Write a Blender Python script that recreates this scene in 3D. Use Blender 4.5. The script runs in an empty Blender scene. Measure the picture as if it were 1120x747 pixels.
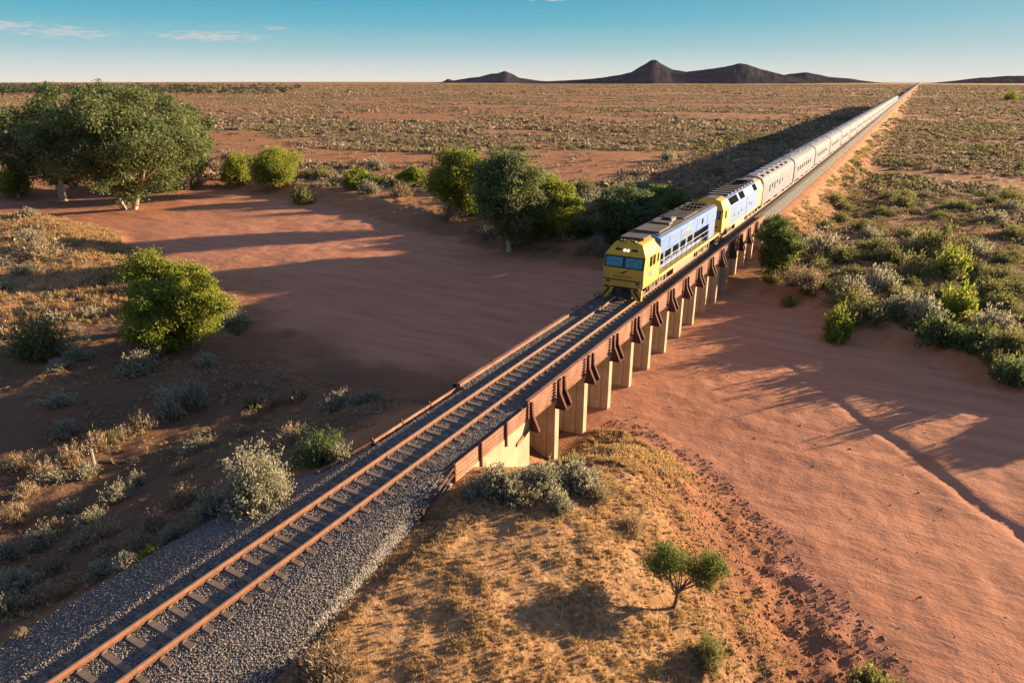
import bpy, bmesh, math, random
import numpy as np
from mathutils import Vector, Matrix
R = math.radians
sc = bpy.context.scene
COL = sc.collection

# ------------------------------------------------------------------ camera
F = 747.0
PITCH, YAW, CAMZ, CAMX = R(20.872), R(30.0215), 14.154, 15.913
cam_d = bpy.data.cameras.new("camera"); cam = bpy.data.objects.new("camera", cam_d); COL.objects.link(cam)
cam_d.sensor_width = 36; cam_d.lens = F / 1120 * 36
cam_d.clip_start = .1; cam_d.clip_end = 40000
cam.location = (CAMX, 0, CAMZ); cam.rotation_euler = (R(90) - PITCH, 0, YAW)
sc.camera = cam

# node helpers
def noise(nt, scale, detail=4, rough=.6, vec=None):
    n = nt.nodes.new('ShaderNodeTexNoise'); n.inputs['Scale'].default_value = scale; n.inputs['Detail'].default_value = detail; n.inputs['Roughness'].default_value = rough
    if vec is not None: nt.links.new(vec, n.inputs[0])
    return n.outputs[0]
def ramp(nt, fac, stops):
    n = nt.nodes.new('ShaderNodeValToRGB'); nt.links.new(fac, n.inputs[0]); e = n.color_ramp.elements
    while len(e) < len(stops): e.new(.5)
    for i, (p, c) in enumerate(stops): e[i].position = p; e[i].color = (*c, 1) if len(c) == 3 else c
    return n.outputs[0]
def mixc(nt, fac, a, b, mode='MIX'):
    n = nt.nodes.new('ShaderNodeMix'); n.data_type = 'RGBA'; n.blend_type = mode
    for i, v in ((0, fac), (6, a), (7, b)):
        if isinstance(v, (int, float)): n.inputs[i].default_value = v
        elif isinstance(v, tuple): n.inputs[i].default_value = (*v, 1)
        else: nt.links.new(v, n.inputs[i])
    return n.outputs[2]
def mth(nt, op, a, b=0, c=0):
    n = nt.nodes.new('ShaderNodeMath'); n.operation = op
    for i, v in enumerate((a, b, c)):
        if isinstance(v, (int, float)): n.inputs[i].default_value = v
        else: nt.links.new(v, n.inputs[i])
    return n.outputs[0]

# ------------------------------------------------------------------ sun and sky
SUN_EL, SUN_ROT = R(9.0), R(37.0)            # rotation clockwise from +Y
sd_ = Vector((math.sin(SUN_ROT) * math.cos(SUN_EL), math.cos(SUN_ROT) * math.cos(SUN_EL), math.sin(SUN_EL)))
sl = bpy.data.lights.new("sun", 'SUN'); so = bpy.data.objects.new("sun", sl); COL.objects.link(so)
sl.energy = 5.0; sl.angle = R(.5); sl.color = (1.0, .745, .46)
so.rotation_euler = (-sd_).to_track_quat('-Z', 'Y').to_euler(); so.location = (60, 80, 60)

w = bpy.data.worlds.new("World"); sc.world = w; w.use_nodes = True
SKY_STRENGTH = .125
EXPOSURE = 2.0
def build_world():
    nt = w.node_tree; N = nt.nodes; L = nt.links; N.clear()
    out = N.new('ShaderNodeOutputWorld'); bg = N.new('ShaderNodeBackground'); bg.inputs[1].default_value = SKY_STRENGTH
    tc = N.new('ShaderNodeTexCoord'); sp = N.new('ShaderNodeSeparateXYZ'); L.new(tc.outputs['Generated'], sp.inputs[0])
    def m(op, a, b=None, c=None):
        n = N.new('ShaderNodeMath'); n.operation = op
        for i, v in enumerate((a, b, c)):
            if v is None: continue
            if isinstance(v, (int, float)): n.inputs[i].default_value = v
            else: L.new(v, n.inputs[i])
        return n.outputs[0]
    # a deep, clear sky: the zenith blue reaches low towards the horizon
    zz = m('ADD', m('MULTIPLY', sp.outputs[2], 3.0), .10)
    cb = N.new('ShaderNodeCombineXYZ'); L.new(sp.outputs[0], cb.inputs[0]); L.new(sp.outputs[1], cb.inputs[1]); L.new(zz, cb.inputs[2])
    nm = N.new('ShaderNodeVectorMath'); nm.operation = 'NORMALIZE'; L.new(cb.outputs[0], nm.inputs[0])
    sky = N.new('ShaderNodeTexSky'); sky.sky_type = 'NISHITA'; sky.sun_disc = False
    sky.sun_elevation = SUN_EL; sky.sun_rotation = SUN_ROT; sky.altitude = 200; sky.air_density = 1.0; sky.dust_density = .6; sky.ozone_density = 1.6
    L.new(nm.outputs[0], sky.inputs[0])
    tint = N.new('ShaderNodeMix'); tint.data_type = 'RGBA'; tint.blend_type = 'MULTIPLY'; tint.inputs[0].default_value = 1
    L.new(sky.outputs[0], tint.inputs[6]); tint.inputs[7].default_value = SKY_TINT
    # the low sky: cream at the horizon, clear teal blue a few degrees up, paler towards the sun
    el0 = m('MULTIPLY', m('ARCSINE', sp.outputs[2]), 57.2958 / 10)
    k = 1 / (SKY_STRENGTH * 2 ** EXPOSURE)
    lo = ramp(nt, el0, [(0, tuple(v * k * .5 for v in (.78, .74, .66))), (.09, tuple(v * k * .5 for v in (.62, .68, .66))), (.22, tuple(v * k * .5 for v in (.36, .57, .62))), (.42, tuple(v * k * .5 for v in (.14, .46, .58))), (.62, tuple(v * k * .5 for v in (.075, .375, .54))), (1, tuple(v * k * .5 for v in (.04, .29, .47)))])
    lo2 = N.new('ShaderNodeVectorMath'); lo2.operation = 'SCALE'; L.new(lo, lo2.inputs[0]); lo2.inputs[3].default_value = 2
    sunw = m('ADD', m('MULTIPLY', sp.outputs[0], math.sin(SUN_ROT)), m('MULTIPLY', sp.outputs[1], math.cos(SUN_ROT)))
    pal = m('MULTIPLY', m('POWER', m('MAXIMUM', sunw, 0), 4), .45)
    lo3 = mixc(nt, pal, lo2.outputs[0], tuple(v * k for v in (.78, .80, .76)))
    hi = N.new('ShaderNodeMapRange'); hi.interpolation_type = 'SMOOTHSTEP'; L.new(el0, hi.inputs[0]); hi.inputs[1].default_value = .8; hi.inputs[2].default_value = 1.6
    skycol = mixc(nt, hi.outputs[0], lo3, tint.outputs[2])
    # thin clouds: direction turned into azimuth and elevation (degrees)
    az = m('MULTIPLY', m('ARCTAN2', sp.outputs[0], sp.outputs[1]), 57.2958)
    el = m('MULTIPLY', m('ARCSINE', sp.outputs[2]), 57.2958)
    def cloud(az0, azw, el0, elw, scale, thr, seed, gain):
        v = N.new('ShaderNodeCombineXYZ'); L.new(m('MULTIPLY', az, .55), v.inputs[0]); L.new(m('MULTIPLY', el, 4.2), v.inputs[1]); v.inputs[2].default_value = seed
        no = N.new('ShaderNodeTexNoise'); no.inputs['Scale'].default_value = scale; no.inputs['Detail'].default_value = 5; no.inputs['Roughness'].default_value = .58
        L.new(v.outputs[0], no.inputs[0])
        a = m('ABSOLUTE', m('DIVIDE', m('SUBTRACT', az, az0), azw)); e = m('ABSOLUTE', m('DIVIDE', m('SUBTRACT', el, el0), elw))
        win = m('SUBTRACT', 1.0, m('ADD', m('POWER', a, 2.0), m('POWER', e, 2.0)))
        d = m('ADD', no.outputs[0], m('MULTIPLY', win, .3))
        mr = N.new('ShaderNodeMapRange'); mr.clamp = True; L.new(d, mr.inputs[0]); mr.inputs[1].default_value = thr; mr.inputs[2].default_value = thr + .16
        mr.inputs[3].default_value = 0; mr.inputs[4].default_value = gain
        wm = N.new('ShaderNodeMapRange'); wm.clamp = True; L.new(win, wm.inputs[0]); wm.inputs[1].default_value = 0; wm.inputs[2].default_value = .35
        return m('MULTIPLY', mr.outputs[0], wm.outputs[0])
    cs = [cloud(*c) for c in CLOUDS]
    tot = cs[0]
    for c in cs[1:]: tot = m('MAXIMUM', tot, c)
    mx = N.new('ShaderNodeMix'); mx.data_type = 'RGBA'; L.new(tot, mx.inputs[0]); L.new(skycol, mx.inputs[6]); mx.inputs[7].default_value = tuple(v * k for v in CLOUD_COL) + (1,)
    L.new(mx.outputs[2], bg.inputs[0]); L.new(bg.outputs[0], out.inputs[0])
SKY_TINT = (1.10, .90, .96, 1)
CLOUD_COL = (.66, .62, .62)
# azimuth clockwise from +Y, half width, elevation, half height, scale, threshold, seed, opacity
CLOUDS = [(-66, 7.5, 3.25, .38, 1.6, .62, 1.0, .7), (-60.5, 5, 2.9, .4, 2.0, .66, 3.3, .6), (-52, 5.2, 2.95, .45, 1.8, .64, 7.7, .7),
          (-47.5, 1.2, 3.6, .25, 2.4, .66, 4.1, .5), (-36, 4, 3.0, .3, 2.2, .70, 9.4, .2), (-27.5, 2.6, 5.9, .4, 2.2, .62, 5.6, .9)]
build_world()
vs = sc.view_settings
vs.view_transform = 'Standard'; vs.look = 'None'; vs.gamma = 1; vs.exposure = EXPOSURE; vs.use_curve_mapping = False
sc.cycles.use_denoising = True
sc.cycles.max_bounces = 6; sc.cycles.transparent_max_bounces = 6

# ------------------------------------------------------------------ helpers
def tag(o, label=None, cat=None, group=None, kind=None):
    if label: o['label'] = label
    if cat: o['category'] = cat
    if group: o['group'] = group
    if kind: o['kind'] = kind
    return o
def empty(name, loc, rz=0, label=None, cat=None, group=None):
    o = bpy.data.objects.new(name, None); COL.objects.link(o); o.location = loc; o.rotation_euler = (0, 0, rz)
    o.empty_display_size = .3
    return tag(o, label, cat, group)
def link(name, me, parent=None):
    o = bpy.data.objects.new(name, me); COL.objects.link(o)
    if parent is not None: o.parent = parent
    return o
def copy_tree(o, parent=None):
    c = o.copy(); COL.objects.link(c)
    if parent is not None: c.parent = parent
    for ch in list(o.children): copy_tree(ch, c)
    return c
def big_mesh(name, V, Fq, mats, smooth=False, mi=None):
    """numpy mesh: V (n,3), Fq list of (m,k) int arrays"""
    if isinstance(Fq, np.ndarray): Fq = [Fq]
    me = bpy.data.meshes.new(name)
    V = np.asarray(V, np.float32)
    me.vertices.add(len(V)); me.vertices.foreach_set('co', V.ravel())
    loops = np.concatenate([f.ravel() for f in Fq]).astype(np.int32)
    tot = np.concatenate([np.full(len(f), f.shape[1], np.int32) for f in Fq])
    st = np.concatenate([[0], np.cumsum(tot)[:-1]]).astype(np.int32)
    me.loops.add(len(loops)); me.loops.foreach_set('vertex_index', loops)
    me.polygons.add(len(tot)); me.polygons.foreach_set('loop_start', st); me.polygons.foreach_set('loop_total', tot)
    if mi is not None: me.polygons.foreach_set('material_index', np.asarray(mi, np.int32))
    me.polygons.foreach_set('use_smooth', np.full(len(tot), smooth, bool))
    for m in (mats if isinstance(mats, (list, tuple)) else [mats]): me.materials.append(m)
    me.update(calc_edges=True); me.validate()
    return me
class MB:
    def __init__(s): s.v = []; s.f = []; s.m = []; s.cur = 0
    def add(s, vs_, fs):
        b = len(s.v); s.v += [tuple(p) for p in vs_]; s.f += [tuple(i + b for i in f) for f in fs]; s.m += [s.cur] * len(fs)
    def box(s, x0, x1, y0, y1, z0, z1):
        s.add([(x0, y0, z0), (x1, y0, z0), (x1, y1, z0), (x0, y1, z0), (x0, y0, z1), (x1, y0, z1), (x1, y1, z1), (x0, y1, z1)],
              [(0, 3, 2, 1), (4, 5, 6, 7), (0, 1, 5, 4), (1, 2, 6, 5), (2, 3, 7, 6), (3, 0, 4, 7)])
    def slab(s, q, th):
        """quad (or polygon) of 3-D points given thickness along its normal (both caps)"""
        q = [Vector(p) for p in q]; n = Vector((0, 0, 0))
        for i in range(len(q)): n += q[i].cross(q[(i + 1) % len(q)])
        n.normalize(); k = len(q)
        a = [p for p in q]; b = [p + n * th for p in q]
        s.add(a + b, [tuple(range(k - 1, -1, -1)), tuple(range(k, 2 * k))] + [(i, (i + 1) % k, k + (i + 1) % k, k + i) for i in range(k)])
    def prism(s, prof, axis, a, b):
        """2-D profile extruded along axis x or y"""
        k = len(prof)
        if axis == 'y': P = [(p[0], a, p[1]) for p in prof] + [(p[0], b, p[1]) for p in prof]
        elif axis == 'x': P = [(a, p[0], p[1]) for p in prof] + [(b, p[0], p[1]) for p in prof]
        else: P = [(p[0], p[1], a) for p in prof] + [(p[0], p[1], b) for p in prof]
        s.add(P, [tuple(range(k)), tuple(range(2 * k - 1, k - 1, -1))] + [(i, k + i, k + (i + 1) % k, (i + 1) % k) for i in range(k)])
    def tube(s, pts, rad, n=6):
        pts = [Vector(p) for p in pts]; b = len(s.v)
        if not isinstance(rad, (list, tuple)): rad = [rad] * len(pts)
        t = (pts[1] - pts[0]).normalized(); u = t.orthogonal().normalized()
        V = []
        for i, p in enumerate(pts):
            if i: t = (p - pts[i - 1]).normalized() if i == len(pts) - 1 else (pts[i + 1] - pts[i - 1]).normalized()
            u = (u - t * u.dot(t)).normalized(); v = t.cross(u)
            V += [p + (u * math.cos(2 * math.pi * k / n) + v * math.sin(2 * math.pi * k / n)) * rad[i] for k in range(n)]
        fs = [(i * n + k, i * n + (k + 1) % n, (i + 1) * n + (k + 1) % n, (i + 1) * n + k) for i in range(len(pts) - 1) for k in range(n)]
        fs += [tuple(range(n - 1, -1, -1)), tuple(range((len(pts) - 1) * n, len(pts) * n))]
        s.add(V, fs)
    def cyl(s, c, axis, r, a, b, n=16):
        d = {'x': Vector((1, 0, 0)), 'y': Vector((0, 1, 0)), 'z': Vector((0, 0, 1))}[axis]
        s.tube([Vector(c) + d * a, Vector(c) + d * b], r, n)
    def mesh(s, name, mats, smooth=False, fix=True):
        me = bpy.data.meshes.new(name); me.from_pydata(s.v, [], s.f)
        for m in (mats if isinstance(mats, (list, tuple)) else [mats]): me.materials.append(m)
        me.polygons.foreach_set('material_index', s.m)
        if fix:
            bm = bmesh.new(); bm.from_mesh(me); bmesh.ops.recalc_face_normals(bm, faces=bm.faces); bm.to_mesh(me); bm.free()
        if smooth: me.polygons.foreach_set('use_smooth', [True] * len(me.polygons))
        me.update(); return me
    def build(s, name, mats, parent=None, smooth=False, bevel=0):
        o = link(name, s.mesh(name, mats, smooth), parent)
        if bevel:
            b = o.modifiers.new('bevel', 'BEVEL'); b.width = bevel; b.segments = 2; b.limit_method = 'ANGLE'; b.angle_limit = R(35)
        return o

# numpy value noise
_rs = np.random.RandomState(7); _perm = _rs.rand(256, 256)
def vnoise(x, y):
    xi = np.floor(x).astype(np.int64); yi = np.floor(y).astype(np.int64); fx = x - xi; fy = y - yi
    fx = fx * fx * (3 - 2 * fx); fy = fy * fy * (3 - 2 * fy)
    g = lambda a, b: _perm[a & 255, b & 255]
    return (g(xi, yi) * (1 - fx) + g(xi + 1, yi) * fx) * (1 - fy) + (g(xi, yi + 1) * (1 - fx) + g(xi + 1, yi + 1) * fx) * fy
def fbm(x, y, o=4):
    s = 0; a = 1; t = 0
    for i in range(o): s = s + a * vnoise(x * 2 ** i + 17.3 * i, y * 2 ** i - 9.1 * i); t += a; a *= .5
    return s / t            # 0..1
def sstep(a, b, x):
    t = np.clip((x - a) / (b - a), 0, 1); return t * t * (3 - 2 * t)

# ------------------------------------------------------------------ the lie of the land
BR0, BR1 = 25.6, 81.0        # bridge between the abutments
RIVER = np.array([(-190, 20), (-118, 49.6), (-114.9, 65), (-100.5, 78.2), (-96.6, 87), (-72, 82), (-49.3, 75.9), (-33.6, 71.6), (-21.7, 67.2), (-13.6, 67), (1.7, 65.5), (5, 66),
    (9.6, 62.9), (11.9, 56.5), (15.7, 57.6), (19.4, 55), (22.6, 50.9), (27.2, 49.5), (60, 38), (120, 0), (60, -30), (19.6, 18), (17.9, 21.6), (15, 25), (11.2, 28.9), (7.4, 33.2), (3.5, 34.4), (.9, 32.3), (-8.3, 32.4),
    (-12.1, 31.4), (-19.1, 31.8), (-30.6, 36.8), (-44.3, 43.9), (-57.1, 45.3), (-76.9, 53.3), (-94.2, 54.1), (-110, 42), (-190, 0)])
def sdist(x, y):
    """signed distance to the river polygon, positive inside"""
    d = np.full(x.shape, 1e9); ins = np.zeros(x.shape, bool); n = len(RIVER)
    for i in range(n):
        ax, ay = RIVER[i]; bx, by = RIVER[(i + 1) % n]
        ex, ey = bx - ax, by - ay; t = np.clip(((x - ax) * ex + (y - ay) * ey) / (ex * ex + ey * ey), 0, 1)
        d = np.minimum(d, (x - ax - t * ex) ** 2 + (y - ay - t * ey) ** 2)
        c = ((ay > y) != (by > y)); xi = ax + (y - ay) / (ey if abs(ey) > 1e-9 else 1e-9) * ex
        ins ^= c & (x < xi)
    d = np.sqrt(d); return np.where(ins, d, -d)
def xc(y):
    k = 18.0; t = (np.asarray(y, float) - 92) / k
    return -.0122 * k * np.where(t > 20, t, np.log1p(np.exp(np.minimum(t, 20))))
RUT = np.array([(7.2, 52.5), (11.4, 48.6), (15.5, 42.6), (19.0, 38.6), (22.5, 34.4), (26, 28)])
def rutdist(x, y):
    d = np.full(x.shape, 1e9); sgn = np.zeros(x.shape)
    for (ax, ay), (bx, by) in zip(RUT[:-1], RUT[1:]):
        ex, ey = bx - ax, by - ay; l = math.hypot(ex, ey); t = np.clip(((x - ax) * ex + (y - ay) * ey) / l ** 2, 0, 1)
        q = np.hypot(x - ax - t * ex, y - ay - t * ey); s = ((x - ax) * ey - (y - ay) * ex) / l
        m = q < d; d = np.where(m, q, d); sgn = np.where(m, s, sgn)
    return d, sgn
def land(x, y, full=False):
    x = np.asarray(x, float); y = np.asarray(y, float)
    wob = (fbm(x * .35, y * .35, 3) - .5) * 2.6
    sd = np.where((np.abs(x) < 260) & (np.abs(y) < 260), sdist(x, y), -200) + wob * .6
    u = x - xc(y)
    G = np.where(u < 0, -3.55, -3.9) + (fbm(x * .03 + 5, y * .03, 3) - .5) * 1.0 + (fbm(x * .004, y * .004, 3) - .5) * 3.0 * sstep(150, 900, np.hypot(x, y))
    # grassy hill beside the near abutment
    hill = -.78 - .07 * np.maximum(u - 3.2, 0) - .40 * np.log1p(np.exp((u - 7.6) * 1.6)) / 1.6 - (.10 + .32 * np.exp(-np.maximum(u - 2.5, 0) / 3.0)) * np.maximum(y - 19.0, 0); hill = np.maximum(hill, -4.75)
    hw = sstep(46, 40, y) * sstep(0, 2, u)
    G = G * (1 - hw) + hill * hw
    # near left bank falls gently away from the ballast
    lw = sstep(34, 22, y) * sstep(0, -2, u)
    left = -1.0 - .24 * np.clip(-u - 3.8, 0, 9)
    left = np.maximum(left, -3.4 - .03 * np.clip(-u - 14, 0, 20)) + (fbm(x * .12, y * .12, 3) - .5) * .9 * sstep(4, 8, -u)
    G = G * (1 - lw) + left * lw
    bw = np.where((y < 36) & (x > 0), 5.5, np.where(x < 0, 7.0, 2.6)) + wob * .5
    t = sstep(-bw, .6, sd)
    bed = -5.0 + (fbm(x * .09, y * .09, 3) - .5) * .5
    wx = (fbm(x * .25 + 31, y * .25, 3) - .5) * .8; rd, rs_ = rutdist(x + wx, y + wx)
    bed = bed - .09 * np.exp(-(rd / .33) ** 2) + .035 * sstep(-.2, -.8, rs_) * np.exp(-(rd / 1.6) ** 2)
    h = G * (1 - t) + bed * t
    # railway bank
    over = np.maximum(np.maximum(y - (BR0 - 5), 0) * .56 * (y < 55), np.maximum(BR1 + 5 - y, 0) * .6 * (y >= 55))
    e = np.where(y < 40, -.88, -.66) - np.maximum(np.abs(u) - np.where(y > 55, 2.75, 3.3), 0) * (.46 + .32 * fbm(x * .08, y * .25, 3)) - over - (fbm(x * .12, y * .8 + x * .3, 3) - .5) * .7 * sstep(3, 5.5, np.abs(u)) * (y > 55)
    k = .35; mx = np.maximum(h, e); h2 = mx + k * np.log1p(np.exp(-np.abs(h - e) / k)) * .6
    h = np.where(np.abs(u) < 3.6, np.minimum(h2, np.where(y < 40, -.9, -.62)), h2)
    onbank = sstep(-.6, .2, e - (G * (1 - t) + bed * t))
    # small roughness
    rough = (1 - sstep(-1, 1.5, sd) * .72) * (1 + .55 * sstep(-7, -4, sd) * sstep(1, -1, sd) * (x > 0))
    near = sstep(90, 40, np.hypot(x - CAMX, y))
    h = h + ((fbm(x * .8, y * .8, 3) - .5) * .30 + (fbm(x * 2.7, y * 2.7, 2) - .5) * .16 * near) * rough * sstep(3.3, 4.4, np.abs(u)) + (fbm(x * 1.1, y * .45, 3) - .5) * .06
    if not full: return h
    return h, sd, u, t, onbank
def cam_ray(px, py):
    s, c = math.sin(PITCH), math.cos(PITCH); a = (px - 560) / F; b = (py - 373.5) / F
    X, Y, Z = a, c - b * s, -s - b * c
    return np.array([X * math.cos(YAW) - Y * math.sin(YAW), X * math.sin(YAW) + Y * math.cos(YAW), Z])
_T = np.geomspace(8, 9000, 3500)
def ground_at(px, py):
    d = cam_ray(px, py); P = np.array([CAMX, 0, CAMZ])[:, None] + d[:, None] * _T
    below = P[2] < land(P[0], P[1]); i = int(np.argmax(below)) if below.any() else len(_T) - 1
    return Vector((P[0, i], P[1, i], float(land(P[0, i:i + 1], P[1, i:i + 1])[0]))), _T[i]
def land1(x, y): return float(land(np.array([x]), np.array([y]))[0])
def to_px(x, y, z):
    dx, dy, dz = x - CAMX, y, z - CAMZ; s, c = math.sin(PITCH), math.cos(PITCH)
    X = dx * math.cos(YAW) + dy * math.sin(YAW); Y = -dx * math.sin(YAW) + dy * math.cos(YAW); d = Y * c - dz * s
    return 560 + F * X / d, 373.5 - F * (Y * s + dz * c) / d, d

# ------------------------------------------------------------------ materials
def mat(name):
    m = bpy.data.materials.new(name); m.use_nodes = True; nt = m.node_tree; b = nt.nodes['Principled BSDF']; return m, nt, nt.nodes, nt.links, b
def attr(nt, name):
    n = nt.nodes.new('ShaderNodeAttribute'); n.attribute_name = name; return n.outputs['Fac']
def bump(nt, h, strength, dist, nrm=None):
    n = nt.nodes.new('ShaderNodeBump'); n.inputs['Strength'].default_value = 1
    if isinstance(strength, (int, float)): n.inputs['Strength'].default_value = strength
    else: nt.links.new(strength, n.inputs['Strength'])
    n.inputs['Distance'].default_value = dist; nt.links.new(h, n.inputs['Height'])
    if nrm is not None: nt.links.new(nrm, n.inputs['Normal'])
    return n.outputs[0]
def objco(nt): return nt.nodes.new('ShaderNodeTexCoord').outputs['Object']
def simple(name, col, rough=.7, metal=0, var=.25, scale=3, bumps=0, col2=None, bscale=30, spec=.5):
    m, nt, N, L, b = mat(name); co = objco(nt)
    n = noise(nt, scale, 5, .65, co)
    c2 = col2 or tuple(min(1, c * (1 + var)) for c in col); c1 = tuple(c * (1 - var) for c in col)
    L.new(ramp(nt, n, [(.3, c1), (.7, c2)]), b.inputs['Base Color'])
    b.inputs['Roughness'].default_value = rough; b.inputs['Metallic'].default_value = metal; b.inputs['Specular IOR Level'].default_value = spec
    if bumps: L.new(bump(nt, noise(nt, bscale, 4, .6, co), bumps, .02), b.inputs['Normal'])
    return m
def dusty(m, amount=.75, top=2.7, col=(.17, .10, .06), rough=None, spec=.25):
    """red road dust low on the sides and thin rain streaks"""
    nt = m.node_tree; b = nt.nodes['Principled BSDF']; co = objco(nt); src = b.inputs['Base Color'].links[0].from_socket
    sp = nt.nodes.new('ShaderNodeSeparateXYZ'); nt.links.new(co, sp.inputs[0])
    mr = nt.nodes.new('ShaderNodeMapRange'); nt.links.new(sp.outputs[2], mr.inputs[0]); mr.inputs[1].default_value = .9; mr.inputs[2].default_value = top; mr.inputs[3].default_value = 1; mr.inputs[4].default_value = .12
    mp = nt.nodes.new('ShaderNodeMapping'); mp.inputs['Scale'].default_value = (1, 2.2, .35); nt.links.new(co, mp.inputs[0])
    f = mth(nt, 'MULTIPLY', mth(nt, 'MULTIPLY', ramp(nt, noise(nt, 1.6, 6, .7, mp.outputs[0]), [(.35, (0, 0, 0)), (.68, (1, 1, 1))]), mr.outputs[0]), amount)
    nt.links.new(mixc(nt, f, src, col), b.inputs['Base Color']); b.inputs['Specular IOR Level'].default_value = spec
    if rough: b.inputs['Roughness'].default_value = rough
def leafmat(name, stops, transl=.3, rough=.75):
    m, nt, N, L, b = mat(name)
    g = N.new('ShaderNodeNewGeometry'); oi = N.new('ShaderNodeObjectInfo')
    f = mth(nt, 'ADD', mth(nt, 'MULTIPLY', g.outputs['Random Per Island'], .75), mth(nt, 'MULTIPLY', oi.outputs['Random'], .25))
    c = ramp(nt, f, stops); L.new(c, b.inputs['Base Color']); b.inputs['Roughness'].default_value = rough; b.inputs['Specular IOR Level'].default_value = .25
    t = N.new('ShaderNodeBsdfTranslucent'); L.new(c, t.inputs[0]); mx = N.new('ShaderNodeMixShader'); mx.inputs[0].default_value = transl
    L.new(b.outputs[0], mx.inputs[1]); L.new(t.outputs[0], mx.inputs[2]); L.new(mx.outputs[0], N['Material Output'].inputs[0])
    return m
M = {}
def ground_material():
    m, nt, N, L, b = mat('ground'); co = N.new('ShaderNodeNewGeometry').outputs['Position']
    sand, grass, dark, bank = [attr(nt, k) for k in ('sand', 'grass', 'dark', 'bank')]
    big = noise(nt, .035, 5, .6, co); mid = noise(nt, .45, 6, .65, co); fine = noise(nt, 5, 6, .7, co); speck = noise(nt, 16, 3, .7, co)
    soil = ramp(nt, mid, [(.25, (.24, .100, .042)), (.5, (.36, .150, .062)), (.75, (.44, .195, .082))])
    soil = mixc(nt, mth(nt, 'MULTIPLY', ramp(nt, big, [(.40, (0, 0, 0)), (.62, (1, 1, 1))]), .30), soil, (.28, .165, .085))
    litter = ramp(nt, fine, [(.44, (0, 0, 0)), (.62, (1, 1, 1))])
    soil = mixc(nt, mth(nt, 'MULTIPLY', litter, .38), soil, (.20, .14, .085))
    soil = mixc(nt, mth(nt, 'MULTIPLY', ramp(nt, speck, [(.58, (0, 0, 0)), (.70, (1, 1, 1))]), .4), soil, (.34, .24, .14))
    # sand of the dry bed, drawn out along the old current
    mp = N.new('ShaderNodeMapping'); mp.inputs['Rotation'].default_value = (0, 0, R(55)); mp.inputs['Scale'].default_value = (.14, 1.0, 1); L.new(co, mp.inputs[0])
    st = noise(nt, 1.1, 6, .62, mp.outputs[0]); st2 = noise(nt, 4.5, 4, .65, mp.outputs[0])
    sc_ = ramp(nt, st, [(.28, (.335, .145, .078)), (.5, (.42, .184, .102)), (.74, (.48, .228, .134))])
    sc_ = mixc(nt, mth(nt, 'MULTIPLY', ramp(nt, fine, [(.52, (0, 0, 0)), (.68, (1, 1, 1))]), .30), sc_, (.26, .125, .075))
    c = mixc(nt, sand, soil, sc_)
    gcol = ramp(nt, fine, [(.30, (.15, .078, .040)), (.5, (.345, .205, .100)), (.72, (.50, .33, .165))])
    c = mixc(nt, mth(nt, 'MULTIPLY', grass, ramp(nt, mid, [(.25, (.45, .45, .45)), (.65, (1, 1, 1))])), c, gcol)
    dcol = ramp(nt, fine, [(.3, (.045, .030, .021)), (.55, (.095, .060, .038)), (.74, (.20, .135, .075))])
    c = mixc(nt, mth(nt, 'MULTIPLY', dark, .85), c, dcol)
    bcol = ramp(nt, mid, [(.3, (.15, .062, .032)), (.7, (.29, .125, .064))])
    c = mixc(nt, mth(nt, 'MULTIPLY', bank, .8), c, bcol)
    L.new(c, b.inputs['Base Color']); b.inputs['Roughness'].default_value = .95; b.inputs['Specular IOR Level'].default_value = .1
    inv = mth(nt, 'SUBTRACT', 1, sand)
    s1 = mth(nt, 'ADD', mth(nt, 'MULTIPLY', inv, .60), .26)
    n1 = bump(nt, mid, s1, .40); n2 = bump(nt, fine, s1, .12, n1); n3 = bump(nt, st2, mth(nt, 'MULTIPLY', sand, .42), .06, n2); n4 = bump(nt, speck, s1, .035, n3)
    L.new(n4, b.inputs['Normal']); return m
M['ground'] = ground_material()
def ballast_material(name='ballast'):
    m, nt, N, L, b = mat(name); co = N.new('ShaderNodeNewGeometry').outputs['Position']
    v = N.new('ShaderNodeTexVoronoi'); v.inputs['Scale'].default_value = 16; L.new(co, v.inputs[0])
    hv = N.new('ShaderNodeSeparateColor'); L.new(v.outputs['Color'], hv.inputs[0])
    c = ramp(nt, hv.outputs[0], [(0, (.05, .048, .05)), (.35, (.105, .098, .096)), (.7, (.155, .138, .12)), (1, (.21, .17, .13))])
    L.new(c, b.inputs['Base Color']); b.inputs['Roughness'].default_value = .85
    h = mth(nt, 'SUBTRACT', 1, v.outputs['Distance'])
    L.new(bump(nt, h, 1.0, .06), b.inputs['Normal']); return m
M['ballast'] = ballast_material()
def stone_material():
    m, nt, N, L, b = mat('ballast_stone'); g = N.new('ShaderNodeNewGeometry')
    L.new(ramp(nt, g.outputs['Random Per Island'], [(0, (.062, .054, .050)), (.35, (.118, .102, .090)), (.65, (.168, .140, .112)), (.9, (.235, .175, .118)), (1, (.33, .27, .20))]), b.inputs['Base Color'])
    b.inputs['Roughness'].default_value = .85; return m
M['stone'] = stone_material()
M['rail'] = simple('rail_steel', (.20, .088, .044), .6, .0, .3, 4)
M['railtop'] = simple('rail_running_face', (.46, .30, .19), .35, .7, .15, 4)
M['sleeper'] = simple('dusty_sleeper', (.165, .112, .080), .9, 0, .3, 6, .3)
M['rust'] = simple('rusty_steel', (.26, .115, .072), .88, 0, .35, 1.1, .25, (.36, .185, .125), spec=.2)
M['rustdark'] = simple('dark_rusty_steel', (.075, .028, .020), .85, 0, .35, 2.0, .2, (.13, .052, .036), spec=.2)
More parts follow.
